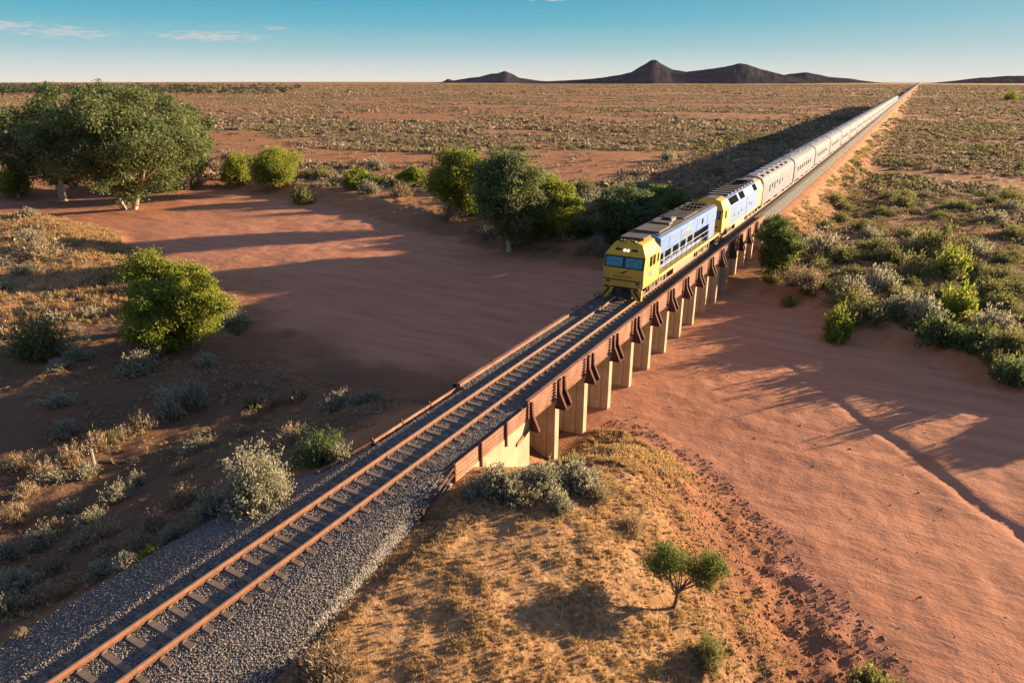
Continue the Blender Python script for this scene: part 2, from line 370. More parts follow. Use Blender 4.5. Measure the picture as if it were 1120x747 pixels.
def concrete():
    m, nt, N, L, b = mat('board_marked_concrete'); co = objco(nt)
    n = noise(nt, 1.2, 6, .65, co)
    c = ramp(nt, n, [(.25, (.30, .205, .13)), (.55, (.40, .29, .19)), (.8, (.46, .355, .255))])
    mp = N.new('ShaderNodeMapping'); mp.inputs['Scale'].default_value = (5, 5, .25); L.new(co, mp.inputs[0])
    c = mixc(nt, mth(nt, 'MULTIPLY', ramp(nt, noise(nt, 1.6, 4, .6, mp.outputs[0]), [(.52, (0, 0, 0)), (.7, (1, 1, 1))]), .55), c, (.21, .125, .075))
    w1 = N.new('ShaderNodeTexWave'); w1.wave_type = 'BANDS'; w1.bands_direction = 'X'; w1.inputs['Scale'].default_value = .42; L.new(co, w1.inputs[0])
    ln = ramp(nt, w1.outputs[0], [(0, (1, 1, 1)), (.012, (1, 1, 1)), (.03, (0, 0, 0))])
    c = mixc(nt, mth(nt, 'MULTIPLY', ln, .6), c, (.13, .085, .055))
    L.new(c, b.inputs['Base Color']); b.inputs['Roughness'].default_value = .9
    L.new(bump(nt, noise(nt, 22, 4, .6, co), .25, .02), b.inputs['Normal']); return m
M['concrete'] = concrete()
M['yellow'] = simple('yellow_paint', (.60, .345, .035), .42, 0, .12, 2)
M['cream'] = simple('sunlit_yellow_paint', (.44, .31, .075), .45, 0, .12, 2)  # the same yellow, its washed-out look in full sun put into the colour
M['orange'] = simple('shaded_yellow_paint', (.66, .33, .03), .4, 0, .12, 2)  # the same yellow on the second cab, shade painted in as a deeper tone
def bluepaint():
    m, nt, N, L, b = mat('pale_blue_paint'); co = objco(nt)
    mp = N.new('ShaderNodeMapping'); mp.inputs['Scale'].default_value = (1, .6, 3); L.new(co, mp.inputs[0])
    c = ramp(nt, noise(nt, 1.4, 6, .7, mp.outputs[0]), [(.3, (.070, .150, .33)), (.55, (.105, .20, .41)), (.8, (.15, .25, .45))])
    L.new(c, b.inputs['Base Color']); b.inputs['Roughness'].default_value = .42; return m
M['blue'] = bluepaint()
M['roof'] = simple('sooty_roof', (.075, .055, .042), .8, 0, .4, 1.2, .2)
M['black'] = simple('black_metal', (.018, .017, .017), .6, 0, .3, 5)
M['grille'] = simple('dark_grille', (.012, .012, .013), .9, 0, .3, 5, spec=0)
M['underframe'] = simple('dusty_underframe', (.10, .065, .042), .85, 0, .4, 3)
M['tank'] = simple('cream_fuel_tank', (.26, .21, .15), .6, 0, .2, 1.5)
M['white'] = simple('white_rail_paint', (.42, .41, .38), .5, 0, .1, 3)
M['wheel'] = simple('wheel_steel', (.10, .075, .06), .5, .6, .3, 5)
def glass():
    m, nt, N, L, b = mat('tinted_glass'); b.inputs['Base Color'].default_value = (.05, .16, .20, 1); b.inputs['Roughness'].default_value = .08; b.inputs['Specular IOR Level'].default_value = .9
    n = noise(nt, 5, 3, .5, objco(nt)); L.new(ramp(nt, n, [(.35, (.03, .12, .16)), (.7, (.08, .22, .26))]), b.inputs['Base Color']); return m
M['glass'] = glass()
M['darkglass'] = simple('dark_glass', (.02, .022, .025), .12, 0, .2, 3, spec=.8)
def steel():
    m, nt, N, L, b = mat('fluted_stainless_steel'); co = objco(nt)
    L.new(ramp(nt, noise(nt, .8, 5, .6, co), [(.3, (.165, .178, .215)), (.7, (.235, .248, .29))]), b.inputs['Base Color'])
    b.inputs['Metallic'].default_value = 0; b.inputs['Roughness'].default_value = .5
    w1 = N.new('ShaderNodeTexWave'); w1.bands_direction = 'Z'; w1.inputs['Scale'].default_value = 4; L.new(co, w1.inputs[0])
    L.new(bump(nt, w1.outputs[0], .25, .012), b.inputs['Normal']); return m
M['steel'] = steel()
M['steelroof'] = simple('dusty_steel_roof', (.24, .245, .265), .6, 0, .18, .9)
def lamp():
    m, nt, N, L, b = mat('lit_headlight'); b.inputs['Base Color'].default_value = (.8, .75, .6, 1); b.inputs['Emission Color'].default_value = (1, .92, .75, 1); b.inputs['Emission Strength'].default_value = .5
    n = noise(nt, 8, 2, .5, objco(nt)); L.new(ramp(nt, n, [(.3, (.75, .72, .6)), (.7, (.85, .8, .7))]), b.inputs['Base Color']); return m
M['lamp'] = lamp()
M['bark'] = simple('pale_gum_bark', (.40, .30, .22), .85, 0, .35, 2.5, .3, (.58, .47, .36), 12)
M['twig'] = simple('dark_twigs', (.13, .085, .055), .9, 0, .3, 4)
M['log'] = simple('dead_wood', (.12, .075, .05), .9, 0, .4, 5, .4)
M['post'] = simple('grey_weathered_post', (.22, .19, .16), .9, 0, .3, 6, .3)
M['gum'] = leafmat('gum_leaves', [(0, (.040, .062, .026)), (.35, (.085, .118, .042)), (.7, (.155, .185, .062)), (1, (.26, .26, .10))], .48)
M['gumblue'] = leafmat('bluish_gum_leaves', [(0, (.038, .062, .048)), (.4, (.080, .115, .076)), (.75, (.14, .175, .095)), (1, (.24, .25, .13))], .42)
M['lime'] = leafmat('yellow_green_leaves', [(0, (.10, .13, .018)), (.4, (.18, .215, .028)), (.75, (.27, .29, .042)), (1, (.37, .37, .075))], .5)
M['darkgreen'] = leafmat('dark_green_leaves', [(0, (.042, .066, .030)), (.45, (.090, .125, .046)), (.8, (.15, .185, .058)), (1, (.24, .25, .09))], .48)
M['midgreen'] = leafmat('sunlit_green_leaves', [(0, (.060, .085, .024)), (.45, (.125, .160, .038)), (.8, (.20, .225, .050)), (1, (.30, .30, .08))], .5)
M['farleaf'] = leafmat('far_tree_leaves', [(0, (.016, .028, .014)), (.45, (.032, .050, .022)), (.8, (.055, .075, .030)), (1, (.10, .11, .045))], .2)
M['salt'] = leafmat('saltbush_leaves', [(0, (.14, .13, .085)), (.4, (.25, .232, .150)), (.75, (.36, .33, .22)), (1, (.50, .46, .32))], .42)
M['saltfar'] = leafmat('plain_saltbush_leaves', [(0, (.14, .105, .065)), (.4, (.25, .195, .12)), (.75, (.37, .30, .19)), (1, (.48, .41, .27))], .40)
M['greenfar'] = leafmat('plain_olive_leaves', [(0, (.085, .078, .032)), (.45, (.16, .145, .060)), (.8, (.24, .205, .09)), (1, (.32, .27, .13))], .40)
M['green'] = leafmat('olive_shrub_leaves', [(0, (.085, .088, .030)), (.45, (.17, .165, .055)), (.8, (.25, .23, .085)), (1, (.34, .30, .13))], .45)
M['dry'] = leafmat('dry_shrub_sprigs', [(0, (.14, .095, .056)), (.45, (.27, .195, .115)), (.8, (.40, .30, .175)), (1, (.52, .41, .26))], .3)
M['straw'] = leafmat('straw_grass', [(0, (.21, .13, .06)), (.35, (.39, .255, .115)), (.75, (.53, .375, .175)), (1, (.64, .49, .26))], .45)
for k_, am in (('yellow', .5), ('cream', .7), ('orange', .6), ('blue', .55), ('tank', .8), ('white', .5)): dusty(M[k_], am, rough=.6, spec=.12 if k_ == 'blue' else .25)
dusty(M['steel'], .35, 3.0, (.13, .09, .07), rough=.8, spec=.05); dusty(M['steelroof'], .3, 6, (.12, .095, .08), rough=.8, spec=.06)
M['hill'] = simple('hazy_hill_rock', (.030, .030, .045), 1, 0, .5, .008, 0, (.060, .050, .060), spec=0)  # dark rock with the blue of distant haze mixed into its colour

# ------------------------------------------------------------------ ground sheet
def axis(a, b, step, far, grow):
    c = list(np.arange(a, b, step)); s = step; x = b
    while x < far: c.append(x); s *= grow; x += s
    c.append(far); s = step; x = a - step; lo = []
    while x > -far: lo.append(x); s *= grow; x -= s
    lo.append(-far); return np.array(lo[::-1] + c)
def make_ground():
    xs = axis(-48, 42, .22, 9500, 1.028); ys = axis(-2, 84, .22, 9500, 1.028)
    X, Y = np.meshgrid(xs, ys); nx, ny = len(xs), len(ys)
    H, sd, u, t, onb = land(X.ravel(), Y.ravel(), True)
    V = np.stack([X.ravel(), Y.ravel(), H], 1)
    i = np.arange(nx * ny).reshape(ny, nx); Q = np.stack([i[:-1, :-1], i[:-1, 1:], i[1:, 1:], i[1:, :-1]], -1).reshape(-1, 4)
    me = big_mesh('ground', V, Q, M['ground'], True)
    x, y = X.ravel(), Y.ravel(); n1 = fbm(x * .18, y * .18, 4); n2 = fbm(x * .05 + 40, y * .05, 4); n3 = fbm(x * .5, y * .5, 3)
    lb = (x < -3) & (y < 50); sand = sstep(np.where(lb, -6.0, -1.4), np.where(lb, 5.5, .8), sd + (n3 - .5) * 3 + ((n1 - .5) * 9 - 1.0) * lb)
    sand = np.where((x < -3) & (y < 50), sand * .45 + .55 * sand * sstep(.40, .62, n3 * .6 + n1 * .4 + .05 * np.clip(sd, 0, 12)), sand)
    # bare clay pans on the plain
    dist = np.hypot(x, y)
    hillz = sstep(31, 27, y - np.clip(x - 4, 0, 30) * .0) * sstep(2.3, 3.2, u) * (1 - sand) * sstep(-2.6, -4.2, sd + (n3 - .5) * 2.5)
    leftgr = sstep(-66, -82, x + (n1 - .5) * 20) * sstep(58, 50, y) * (1 - sand) + .9 * sstep(-40, -50, x) * sstep(50, 42, y) * (1 - sand)
    edge = sstep(3.2, 3.8, u) * sstep(7.0, 4.6, u + (n3 - .5) * 3) * sstep(78, 86, y)
    grass = np.clip(hillz + np.clip(leftgr, 0, 1) * .9 + edge * .8, 0, 1)
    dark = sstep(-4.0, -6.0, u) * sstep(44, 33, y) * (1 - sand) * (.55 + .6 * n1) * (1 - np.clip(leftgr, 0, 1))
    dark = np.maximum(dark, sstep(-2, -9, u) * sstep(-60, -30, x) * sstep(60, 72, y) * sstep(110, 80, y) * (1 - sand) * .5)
    bank = sstep(-6.5, -3.4, sd + (n3 - .5) * 3) * sstep(1.6, -1.0, sd + (n3 - .5) * 3) * (x > 0) * (y < 40)
    bank = np.maximum(bank, onb * sstep(80, 88, y) * (1 - edge) * .6)
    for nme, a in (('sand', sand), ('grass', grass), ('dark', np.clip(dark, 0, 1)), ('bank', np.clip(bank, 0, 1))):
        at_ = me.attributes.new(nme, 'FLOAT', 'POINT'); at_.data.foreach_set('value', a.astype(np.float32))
    tag(link('ground', me), 'red outback plain with a dry sandy river bed', None, None, 'structure')
make_ground()

def make_hills():
    def ridge(pts, D, W, seed, rows=26, step=1.2):
        px = np.arange(pts[0][0], pts[-1][0] + .1, step); top = np.interp(px, [p[0] for p in pts], [p[1] for p in pts])
        top = top + (fbm(px * .10 + seed, px * 0 + seed, 4) - .5) * 1.0 * np.clip((90 - top) / 6, 0, 1)
        V = []
        for r in np.linspace(-1, 1, rows):
            for p, t in zip(px, top):
                d = cam_ray(p, 88.67); d = d[:2] / np.hypot(*d[:2]); fw = np.array([-math.sin(YAW), math.cos(YAW)])
                dist = D / (d @ fw)
                rt = cam_ray(p, t); zt = CAMZ + rt[2] / (rt[:2] @ fw) * D
                gul = fbm(np.array([p * .22 + r * .9 + seed]), np.array([r * 2.3 + seed]), 4)[0]
                bell = max(0, 1 - abs(r) ** 1.15) * (1 - .20 * gul * min(1, abs(r) * 3))
                z = -12 + (zt + 12) * bell
                q = dist + r * W * (.7 + .6 * (zt + 12) / 200)
                V.append((CAMX + d[0] * q, d[1] * q, z))
        n = len(px); i = np.arange(rows * n).reshape(rows, n)
        return np.array(V), np.stack([i[:-1, :-1], i[:-1, 1:], i[1:, 1:], i[1:, :-1]], -1).reshape(-1, 4)
    A = [ridge([(560, 92), (590, 89.5), (640, 87), (668, 83.5), (690, 79), (703, 70.5), (711, 65.2), (716, 64.6), (722, 69.5), (735, 76), (750, 78.5), (768, 76), (790, 73), (806, 69), (815, 70), (830, 75.5), (845, 79), (860, 83), (880, 88), (900, 92)], 5200, 520, 3),
         ridge([(470, 92), (484, 89.8), (490, 86.3), (496, 88.3), (514, 85), (526, 83.6), (536, 81), (544, 80.2), (552, 77.2), (560, 80.5), (568, 85), (592, 88.6), (640, 92)], 6600, 450, 11),
         ridge([(820, 92), (850, 83), (864, 80.5), (880, 78.6), (890, 80.5), (905, 84), (930, 86.2), (945, 88.6), (975, 92)], 6300, 450, 19),
         ridge([(1000, 93), (1020, 91), (1045, 88.3), (1070, 85), (1100, 83.4), (1140, 82), (1190, 84), (1250, 92)], 5600, 450, 29)]
    for k, (V, Q) in enumerate(A):
        tag(link('hills', big_mesh('hills', V, Q, M['hill'], True)), ['dark range with a sharp conical peak on the horizon', 'small dark twin peaks on the horizon left of the main range', 'low dark spur behind the right end of the range', 'long low dark hill on the horizon right of the railway'][k], None, None, 'structure')
make_hills()

# ------------------------------------------------------------------ ballast and track
def sweep(prof, ys, name, m, parent=None, smooth=False, zoff=0):
    k = len(prof); V = []
    for y in ys:
        x0 = float(xc(y)); V += [(x0 + p[0], y, p[1] + zoff) for p in prof]
    n = len(ys); i = np.arange(n * k).reshape(n, k); j = np.roll(i, -1, axis=1)
    Q = np.stack([i[:-1], j[:-1], j[1:], i[1:]], -1).reshape(-1, 4)
    return link(name, big_mesh(name, np.array(V), [Q, i[0][None, ::-1].copy(), i[-1][None, :].copy()], m, smooth), parent)
FAR = np.concatenate([np.arange(-6, 300, 6.), np.geomspace(300, 7000, 40)])
def make_track():
    # ballast: off the bridge a wide bank, on the bridge held between the girders
    rows = [(-6, 4.3, 4.0), (8, 4.2, 3.6), (10.5, 4.2, 3.4), (14, 4.0, 2.85), (17, 3.4, 2.4), (19.0, 2.6, 2.2), (19.4, 1.83, 1.83), (25.6, 1.83, 1.83)]
    V = []
    for y, a, b in rows:
        nar = y > 19.2
        V += [(-a, y, -1.3), (-a, y, -.80 if not nar else -.24), (-min(1.75, a - .02), y, -.215), (min(1.75, b - .02), y, -.215), (b - (.45 if not nar else .01), y, (-.215 - (b - 2.2) * .2) if not nar else -.24), (b + (.25 if not nar else 0), y, -1.3)]
    i = np.arange(len(rows) * 6).reshape(-1, 6); j = np.roll(i, -1, axis=1)
    o = link('ballast_bed', big_mesh('ballast_bed', np.array(V), [np.stack([i[:-1], j[:-1], j[1:], i[1:]], -1).reshape(-1, 4), i[0][None, ::-1].copy(), i[-1][None].copy()], M['ballast'])); tag(o, 'grey stone ballast bank carrying the track up to the bridge', None, None, 'structure')
    o = sweep([(-1.86, -.95), (-1.86, -.11), (-1.45, -.215), (1.5, -.225), (1.86, -.20), (1.86, -.95)], [25.604, 40, 60, 81.0], 'ballast_bed', M['ballast']); tag(o, 'grey stone ballast held between the bridge girders', None, None, 'structure')
    o = sweep([(-3.2, -.95), (-2.7, -.64), (-1.7, -.215), (1.7, -.215), (2.55, -.60), (2.9, -.95)], [81.004] + list(np.arange(87, 300, 6.)) + list(np.geomspace(300, 7000, 40)), 'ballast_bed', M['ballast']); tag(o, 'grey stone ballast running under the train beyond the bridge', None, None, 'structure')
    t = empty('railway_track', (0, 0, 0), 0, 'single railway track of brown rails on concrete sleepers', 'railway track')
    prof = [(-.07, -.16), (-.07, -.148), (-.012, -.125), (-.012, -.04), (-.036, -.03), (-.036, 0), (.036, 0), (.036, -.03), (.012, -.04), (.012, -.125), (.07, -.148), (.07, -.16)]
    for s in (-1, 1):
        r_ = sweep([(p[0] + s * .7525, p[1]) for p in prof], FAR, 'rail', M['rail'], t)
        r2 = sweep([(p[0] + s * .7525, p[1]) for p in [(-.026, .0), (-.026, .003), (.026, .003), (.026, .0)]], FAR, 'running_face', M['railtop'], r_)
    mb = MB()
    mb.add([(-1.25, -.12, 0), (1.25, -.12, 0), (1.25, .12, 0), (-1.25, .12, 0), (-1.22, -.09, .10), (1.22, -.09, .10), (1.22, .09, .10), (-1.22, .09, .10)], [(0, 3, 2, 1), (4, 5, 6, 7), (0, 1, 5, 4), (1, 2, 6, 5), (2, 3, 7, 6), (3, 0, 4, 7)])
    for s in (-1, 1):
        mb.box(s * .7525 - .12, s * .7525 + .12, -.075, .075, .095, .112)
        for q in (-1, 1): mb.box(s * .7525 + q * .095 - .022, s * .7525 + q * .095 + .022, -.045, .045, .11, .14)
    sm = mb.mesh('sleeper', M['sleeper']); y = 2.2
    rng = random.Random(4)
    for k in range(100):
        o = link('sleeper', sm, t); o.location = (rng.uniform(-.02, .02), y + rng.uniform(-.02, .02), -.275 + rng.uniform(-.006, .006)); o.rotation_euler = (0, 0, rng.uniform(-.012, .012)); y += .655
    mb = MB()
    while y < 330:
        x0 = float(xc(y)); mb.box(x0 - 1.24, x0 + 1.24, y - .1, y + .1, -.27, -.175); y += .655
    o = mb.build('sleepers', M['sleeper'], t); o['kind'] = 'stuff'
make_track()
def make_stones():
    rs = np.random.RandomState(5); n = 125000
    # density falls with distance from the camera
    y = 3 + 60 * rs.rand(n) ** 1.5; onb = y > 25.6
    ly = [0, 8, 10.5, 14, 17, 19, 19.4, 70]
    xl = np.interp(y, ly, [4.25, 4.2, 4.2, 4.0, 3.4, 2.6, 1.80, 1.80]); xr = np.interp(y, ly, [4.1, 3.65, 3.45, 2.9, 2.42, 2.2, 1.80, 1.80]) + rs.uniform(-.2, .35, n) * (y < 17)
    x = -xl + (xl + xr) * rs.rand(n)
    z = np.where(np.abs(x) < 1.75, -.215, np.where(x < 0, -.215 - (-x - 1.75) * .585 / np.maximum(xl - 1.75, .05), -.215 - (x - 1.75) * .2))
    z = np.where(onb, np.interp(x, [-1.86, -1.45, 1.5, 1.86], [-.11, -.215, -.225, -.20]), np.where(y > 19.2, -.225, z))
    r = rs.uniform(.018, .040, n) * np.where(y > 30, 1.25, 1)
    base = np.array([(1, 0, 0), (-1, 0, 0), (0, 1, 0), (0, -1, 0), (0, 0, 1), (0, 0, -1)], float)
    fc = np.array([(0, 2, 4), (2, 1, 4), (1, 3, 4), (3, 0, 4), (2, 0, 5), (1, 2, 5), (3, 1, 5), (0, 3, 5)])
    a = rs.uniform(0, 6.28, n); c, s = np.cos(a), np.sin(a); b = rs.uniform(-.8, .8, n); cb, sb = np.cos(b), np.sin(b)
    P = base[None] * rs.uniform(.6, 1.25, (n, 6, 1)) * r[:, None, None]; P[..., 2] *= .85
    X = P[..., 0] * cb[:, None] + P[..., 2] * sb[:, None]; Z = -P[..., 0] * sb[:, None] + P[..., 2] * cb[:, None]
    Q = np.stack([X * c[:, None] - P[..., 1] * s[:, None] + x[:, None], X * s[:, None] + P[..., 1] * c[:, None] + y[:, None], Z + z[:, None] + .008], -1)
    Fc = (fc[None] + (np.arange(n) * 6)[:, None, None]).reshape(-1, 3)
    o = link('ballast_gravel', big_mesh('ballast_gravel', Q.reshape(-1, 3), Fc, M['stone'])); tag(o, 'loose grey and tan ballast stones around the sleepers', 'gravel', None, 'stuff')
make_stones()

# ------------------------------------------------------------------ bridge
def make_bridge():
    B = empty('railway_bridge', (0, BR0, -5), 0, 'low railway bridge of rusty girders on a row of concrete piers', 'bridge')
    def part(mb, name, m, bevel=0, parent=None, loc=None):
        o = mb.build(name, m, None, False, bevel); p = parent or B
        o.parent = p; o.matrix_parent_inverse = Matrix.Translation((0, -BR0, 5)) if p is B else Matrix.Identity(4)
        return o
    for s in (-1, 1):      # corrugated side girders
        prof = [(1.865, .05), (2.07, .05), (2.07, .01)]
        z = -.03; n = 6; st = .165
        for k in range(n):
            prof += [(2.00, z), (2.00, z - st * .38), (2.055, z - st * .5), (2.055, z - st * .88)]; z -= st
        prof += [(2.00, z), (2.08, z - .005), (2.08, z - .04), (1.865, z - .04)]
        mb = MB(); mb.prism([(s * p[0], p[1]) for p in prof], 'y', BR0, BR1); part(mb, 'side_girder', M['rust'])
    mb = MB(); mb.box(-1.86, 1.86, BR0 + .002, BR1 - .002, -1.07, -.96); part(mb, 'deck', M['rustdark'])
    pm = None
    py = [28.82 + 3.66 * k for k in range(14)]
    for y in py:
        gz = min(land1(0, y), land1(1.9, y), land1(-1.9, y)) - .5
        mb = MB(); mb.box(-1.98, 1.98, -.24, .24, gz, -1.10)
        o = part(mb, 'pier', M['concrete'], .02); o.location = (0, y, 0)
    def bracket(y, s, single=False):
        mb = MB()
        if 1:
            for dy in ((-.32, .30) if not single else (-.1,)):
                pr = [(2.085, .02), (2.22, .02), (2.26, -.62), (2.62, -1.40), (2.62, -1.50), (2.085, -1.50)]
                mb.prism([(s * p[0], p[1]) for p in pr], 'y', dy - .015, dy + .015)
                fl = [(2.225, .025), (2.265, -.62), (2.63, -1.405)]
                for a, b in zip(fl[:-1], fl[1:]):      # outer flange
                    mb.add([(s * a[0], dy - .085, a[1]), (s * a[0], dy + .085, a[1]), (s * b[0], dy + .085, b[1]), (s * b[0], dy - .085, b[1]),
                            (s * (a[0] + .025), dy - .085, a[1] + .004), (s * (a[0] + .025), dy + .085, a[1] + .004), (s * (b[0] + .025), dy + .085, b[1] + .004), (s * (b[0] + .025), dy - .085, b[1] + .004)],
                           [(0, 3, 2, 1), (4, 5, 6, 7), (0, 1, 5, 4), (1, 2, 6, 5), (2, 3, 7, 6), (3, 0, 4, 7)])
            if not single: mb.box(min(s * 1.99, s * 2.66), max(s * 1.99, s * 2.66), -.42, .40, -1.54, -1.496)
        o = part(mb, 'bracket', M['rustdark']); o.location = (0, y, 0); return o
    for s in (-1, 1):
        for y in py: bracket(y, s)
        bracket(BR0 + .1, s, True)
    # near abutment with wing walls
    mb = MB(); mb.box(-2.0, 2.0, BR0 - .6, BR0 - .002, -5.3, -1.08); part(mb, 'abutment', M['concrete'], .02)
    for s in (-1, 1):
        mb = MB(); x0, x1 = sorted((s * 1.82, s * 2.10))
        mb.prism([(18.9, -3.2), (18.9, -.86), (BR0, -.86), (BR0, -5.3), (22, -5.0)], 'x', x0, x1); part(mb, 'wing_wall', M['concrete'], .02)
        # rusty corrugated guard panels along the wing wall
        seg = [(19.3, 21.2), (21.28, 23.3), (23.38, 25.5)]
        for i, (a, b) in enumerate(seg):
            mb = MB(); z = -.86
            for k in range(4):
                mb.box(min(s * 2.02, s * 2.075), max(s * 2.02, s * 2.075), a, b, z + .012, z + .17); z += .185
            part(mb, 'guard_panel', M['rust'])
            mb = MB(); mb.box(min(s * 2.08, s * 2.17), max(s * 2.08, s * 2.17), a - .06, a + .03, -1.25, -.03); part(mb, 'guard_post', M['rustdark'])
        mb = MB(); zz = [-.25, -.30, -.42] if s > 0 else [-.2, -.25, -.4]
        mb.tube([(s * 2.12, 19.2, -.22), (s * 2.35, 17.9, -.30), (s * 2.6, 16.6, -.46)], .055, 8); mb.tube([(s * 2.12, 19.2, -.5), (s * 2.35, 17.9, -.55), (s * 2.6, 16.6, -.66)], .055, 8)
        mb.box(s * 2.6 - .06, s * 2.6 + .06, 16.5, 16.62, -1.2, -.35); part(mb, 'end_rail', M['rustdark'])
    mb = MB(); mb.slab([(2.11, 24.3, -1.75), (2.11, 25.5, -1.45), (2.11, 25.5, -1.25), (2.11, 24.3, -1.55)], .05); part(mb, 'wall_plate', M['rust'])
    mb = MB(); mb.box(-2.0, 2.0, BR1 + .002, BR1 + .7, -5.3, -1.08)
    for s in (-1, 1): mb.box(min(s * 1.82, s * 2.10), max(s * 1.82, s * 2.10), BR1 + .004, BR1 + 5, -4.5, -.62)
    part(mb, 'abutment', M['concrete'], .02)
make_bridge()

# ------------------------------------------------------------------ vegetation
def quads_from(C, A, B):
    """diamond leaves: centre, half-length vector, half-width vector"""
    V = np.stack([C - A, C + B, C + A, C - B], 1).reshape(-1, 3); n = len(C)
    return V, np.arange(n * 4).reshape(n, 4)
def rdir(rs, n):
    v = rs.normal(size=(n, 3)); return v / np.linalg.norm(v, axis=1, keepdims=True)
def unit(v): return v / np.maximum(np.linalg.norm(v, axis=-1, keepdims=True), 1e-9)
def leaves(rs, C, out, ln, wd, follow=.35):
    """leaves at C lying roughly across the outward direction"""
    n = len(C); nr = unit(out * .75 + rdir(rs, n) * 1.2); a = unit(np.cross(nr, rdir(rs, n)) + follow * np.array([0, 0, -.4])); b = np.cross(nr, a)
    k = rs.uniform(.65, 1.3, (n, 1)); return quads_from(C, a * ln * k, b * wd * k)
def crown_mesh(name, rs, clumps, per, ln, wd, m):
    Vs = []; off = 0; Qs = []
    for (cx, cy, cz, r, *fr) in clumps:
        n = int(per * (r ** 1.8) * (fr[0] if fr else 1)); d = rdir(rs, n); rad = r * rs.rand(n, 1) ** .42 * (1 + .16 * rs.normal(size=(n, 1)).clip(-1.5, 1.1))
        d2 = d * np.array([1.0, 1.0, .78]); lump = 1 + .55 * (fbm(d[:, 0] * 2.0 + cx * 3, d[:, 1] * 2.0 + cy * 3 + d[:, 2] * 1.9, 3)[:, None] - .5) * 2
        C = np.array([cx, cy, cz]) + d2 * rad * lump
        V, Q = leaves(rs, C, d, ln, wd); Vs.append(V); Qs.append(Q + off); off += len(V)
    return big_mesh(name, np.concatenate(Vs), np.concatenate(Qs), m)
def limb(mb, a, b, r0, r1, rng, sag=.12, n=5):
    a, b = Vector(a), Vector(b); L = (b - a).length; pts = []; rad = []
    o = Vector((rng.uniform(-1, 1), rng.uniform(-1, 1), rng.uniform(-.2, .6))) * L * sag
    for i in range(n + 1):
        t = i / n; pts.append(a.lerp(b, t) + o * math.sin(math.pi * t) + Vector((rng.uniform(-1, 1), rng.uniform(-1, 1), 0)) * L * .02 * (0 < i < n)); rad.append(r0 + (r1 - r0) * t ** .8)
    mb.tube(pts, rad, 7)
def make_tree(pos, H, W, label, leaf='gum', seed=0, nclump=34, trunks=2, per=110, ln=.26, wd=.10, trunk_h=.28, lean=(0, 0), low=.25, bark='bark', depth=1.0, group=None, cr=(.10, .17), name='gum_tree', cat='tree', heart=2, gap=.42):
    rs = np.random.RandomState(seed + 100); rng = random.Random(seed)
    root = empty(name, pos, 0, label, cat, group); mb = MB(); clumps = []
    mr = (cr[0] + cr[1]) / 2 * W; ctr = Vector((lean[0], lean[1], H * (low + 1) / 2)); rx, rz = W / 2 - mr * .75, H * (1 - low) / 2 - mr * .55
    k = 0
    while len(clumps) < nclump and k < 4000:
        k += 1; d = rdir(rs, 1)[0]; q = rs.rand() ** .30 * (.62 + .72 * float(vnoise(np.array([math.atan2(d[1], d[0]) * 1.15 + seed * 3.1]), np.array([d[2] * 1.7 + seed]))[0]))
        p = ctr + Vector((d[0] * rx * q, d[1] * rx * depth * q, d[2] * rz * q)); r = rs.uniform(*cr) * W
        if any((p - Vector(c[:3])).length < gap * (r + c[3]) for c in clumps): continue
        clumps.append((p.x, p.y, p.z, r))
    clumps += [(ctr.x + rng.uniform(-.3, .3) * rx, ctr.y + rng.uniform(-.3, .3) * rx, ctr.z + rng.uniform(-.55, .3) * rz, rng.uniform(.5, .75) * rx, .33) for q in range(heart)]
    th = H * trunk_h; tops = []
    for t in range(trunks):
        a = 6.28 * t / max(1, trunks) + rng.uniform(-.4, .4); sp = (.05 if trunks > 1 else 0) * W
        base = Vector((math.cos(a) * sp * .5, math.sin(a) * sp * .5, -.4)); top = Vector((lean[0] * .4 + math.cos(a) * W * .10 * (trunks > 1), lean[1] * .4 + math.sin(a) * W * .10 * (trunks > 1), th * rng.uniform(.85, 1.2)))
        r0 = H * .026 * (1 if trunks < 3 else .8); limb(mb, base, top, r0 * 1.25, r0 * .75, rng, .06); tops.append((top, r0 * .72))
    for c in clumps:
        p = Vector(c[:3]); top, r = min(tops, key=lambda q: (q[0].xy - p.xy).length)
        if (p - top).length < .5: continue
        limb(mb, top - Vector((0, 0, rng.uniform(0, .12) * H * .3)), p, r * rng.uniform(.35, .6), r * .09, rng, .14)
    mb.build('trunk', M[bark], root, True)
    link('crown', crown_mesh('crown', rs, clumps, per, ln, wd, M[leaf]), root)
    return root
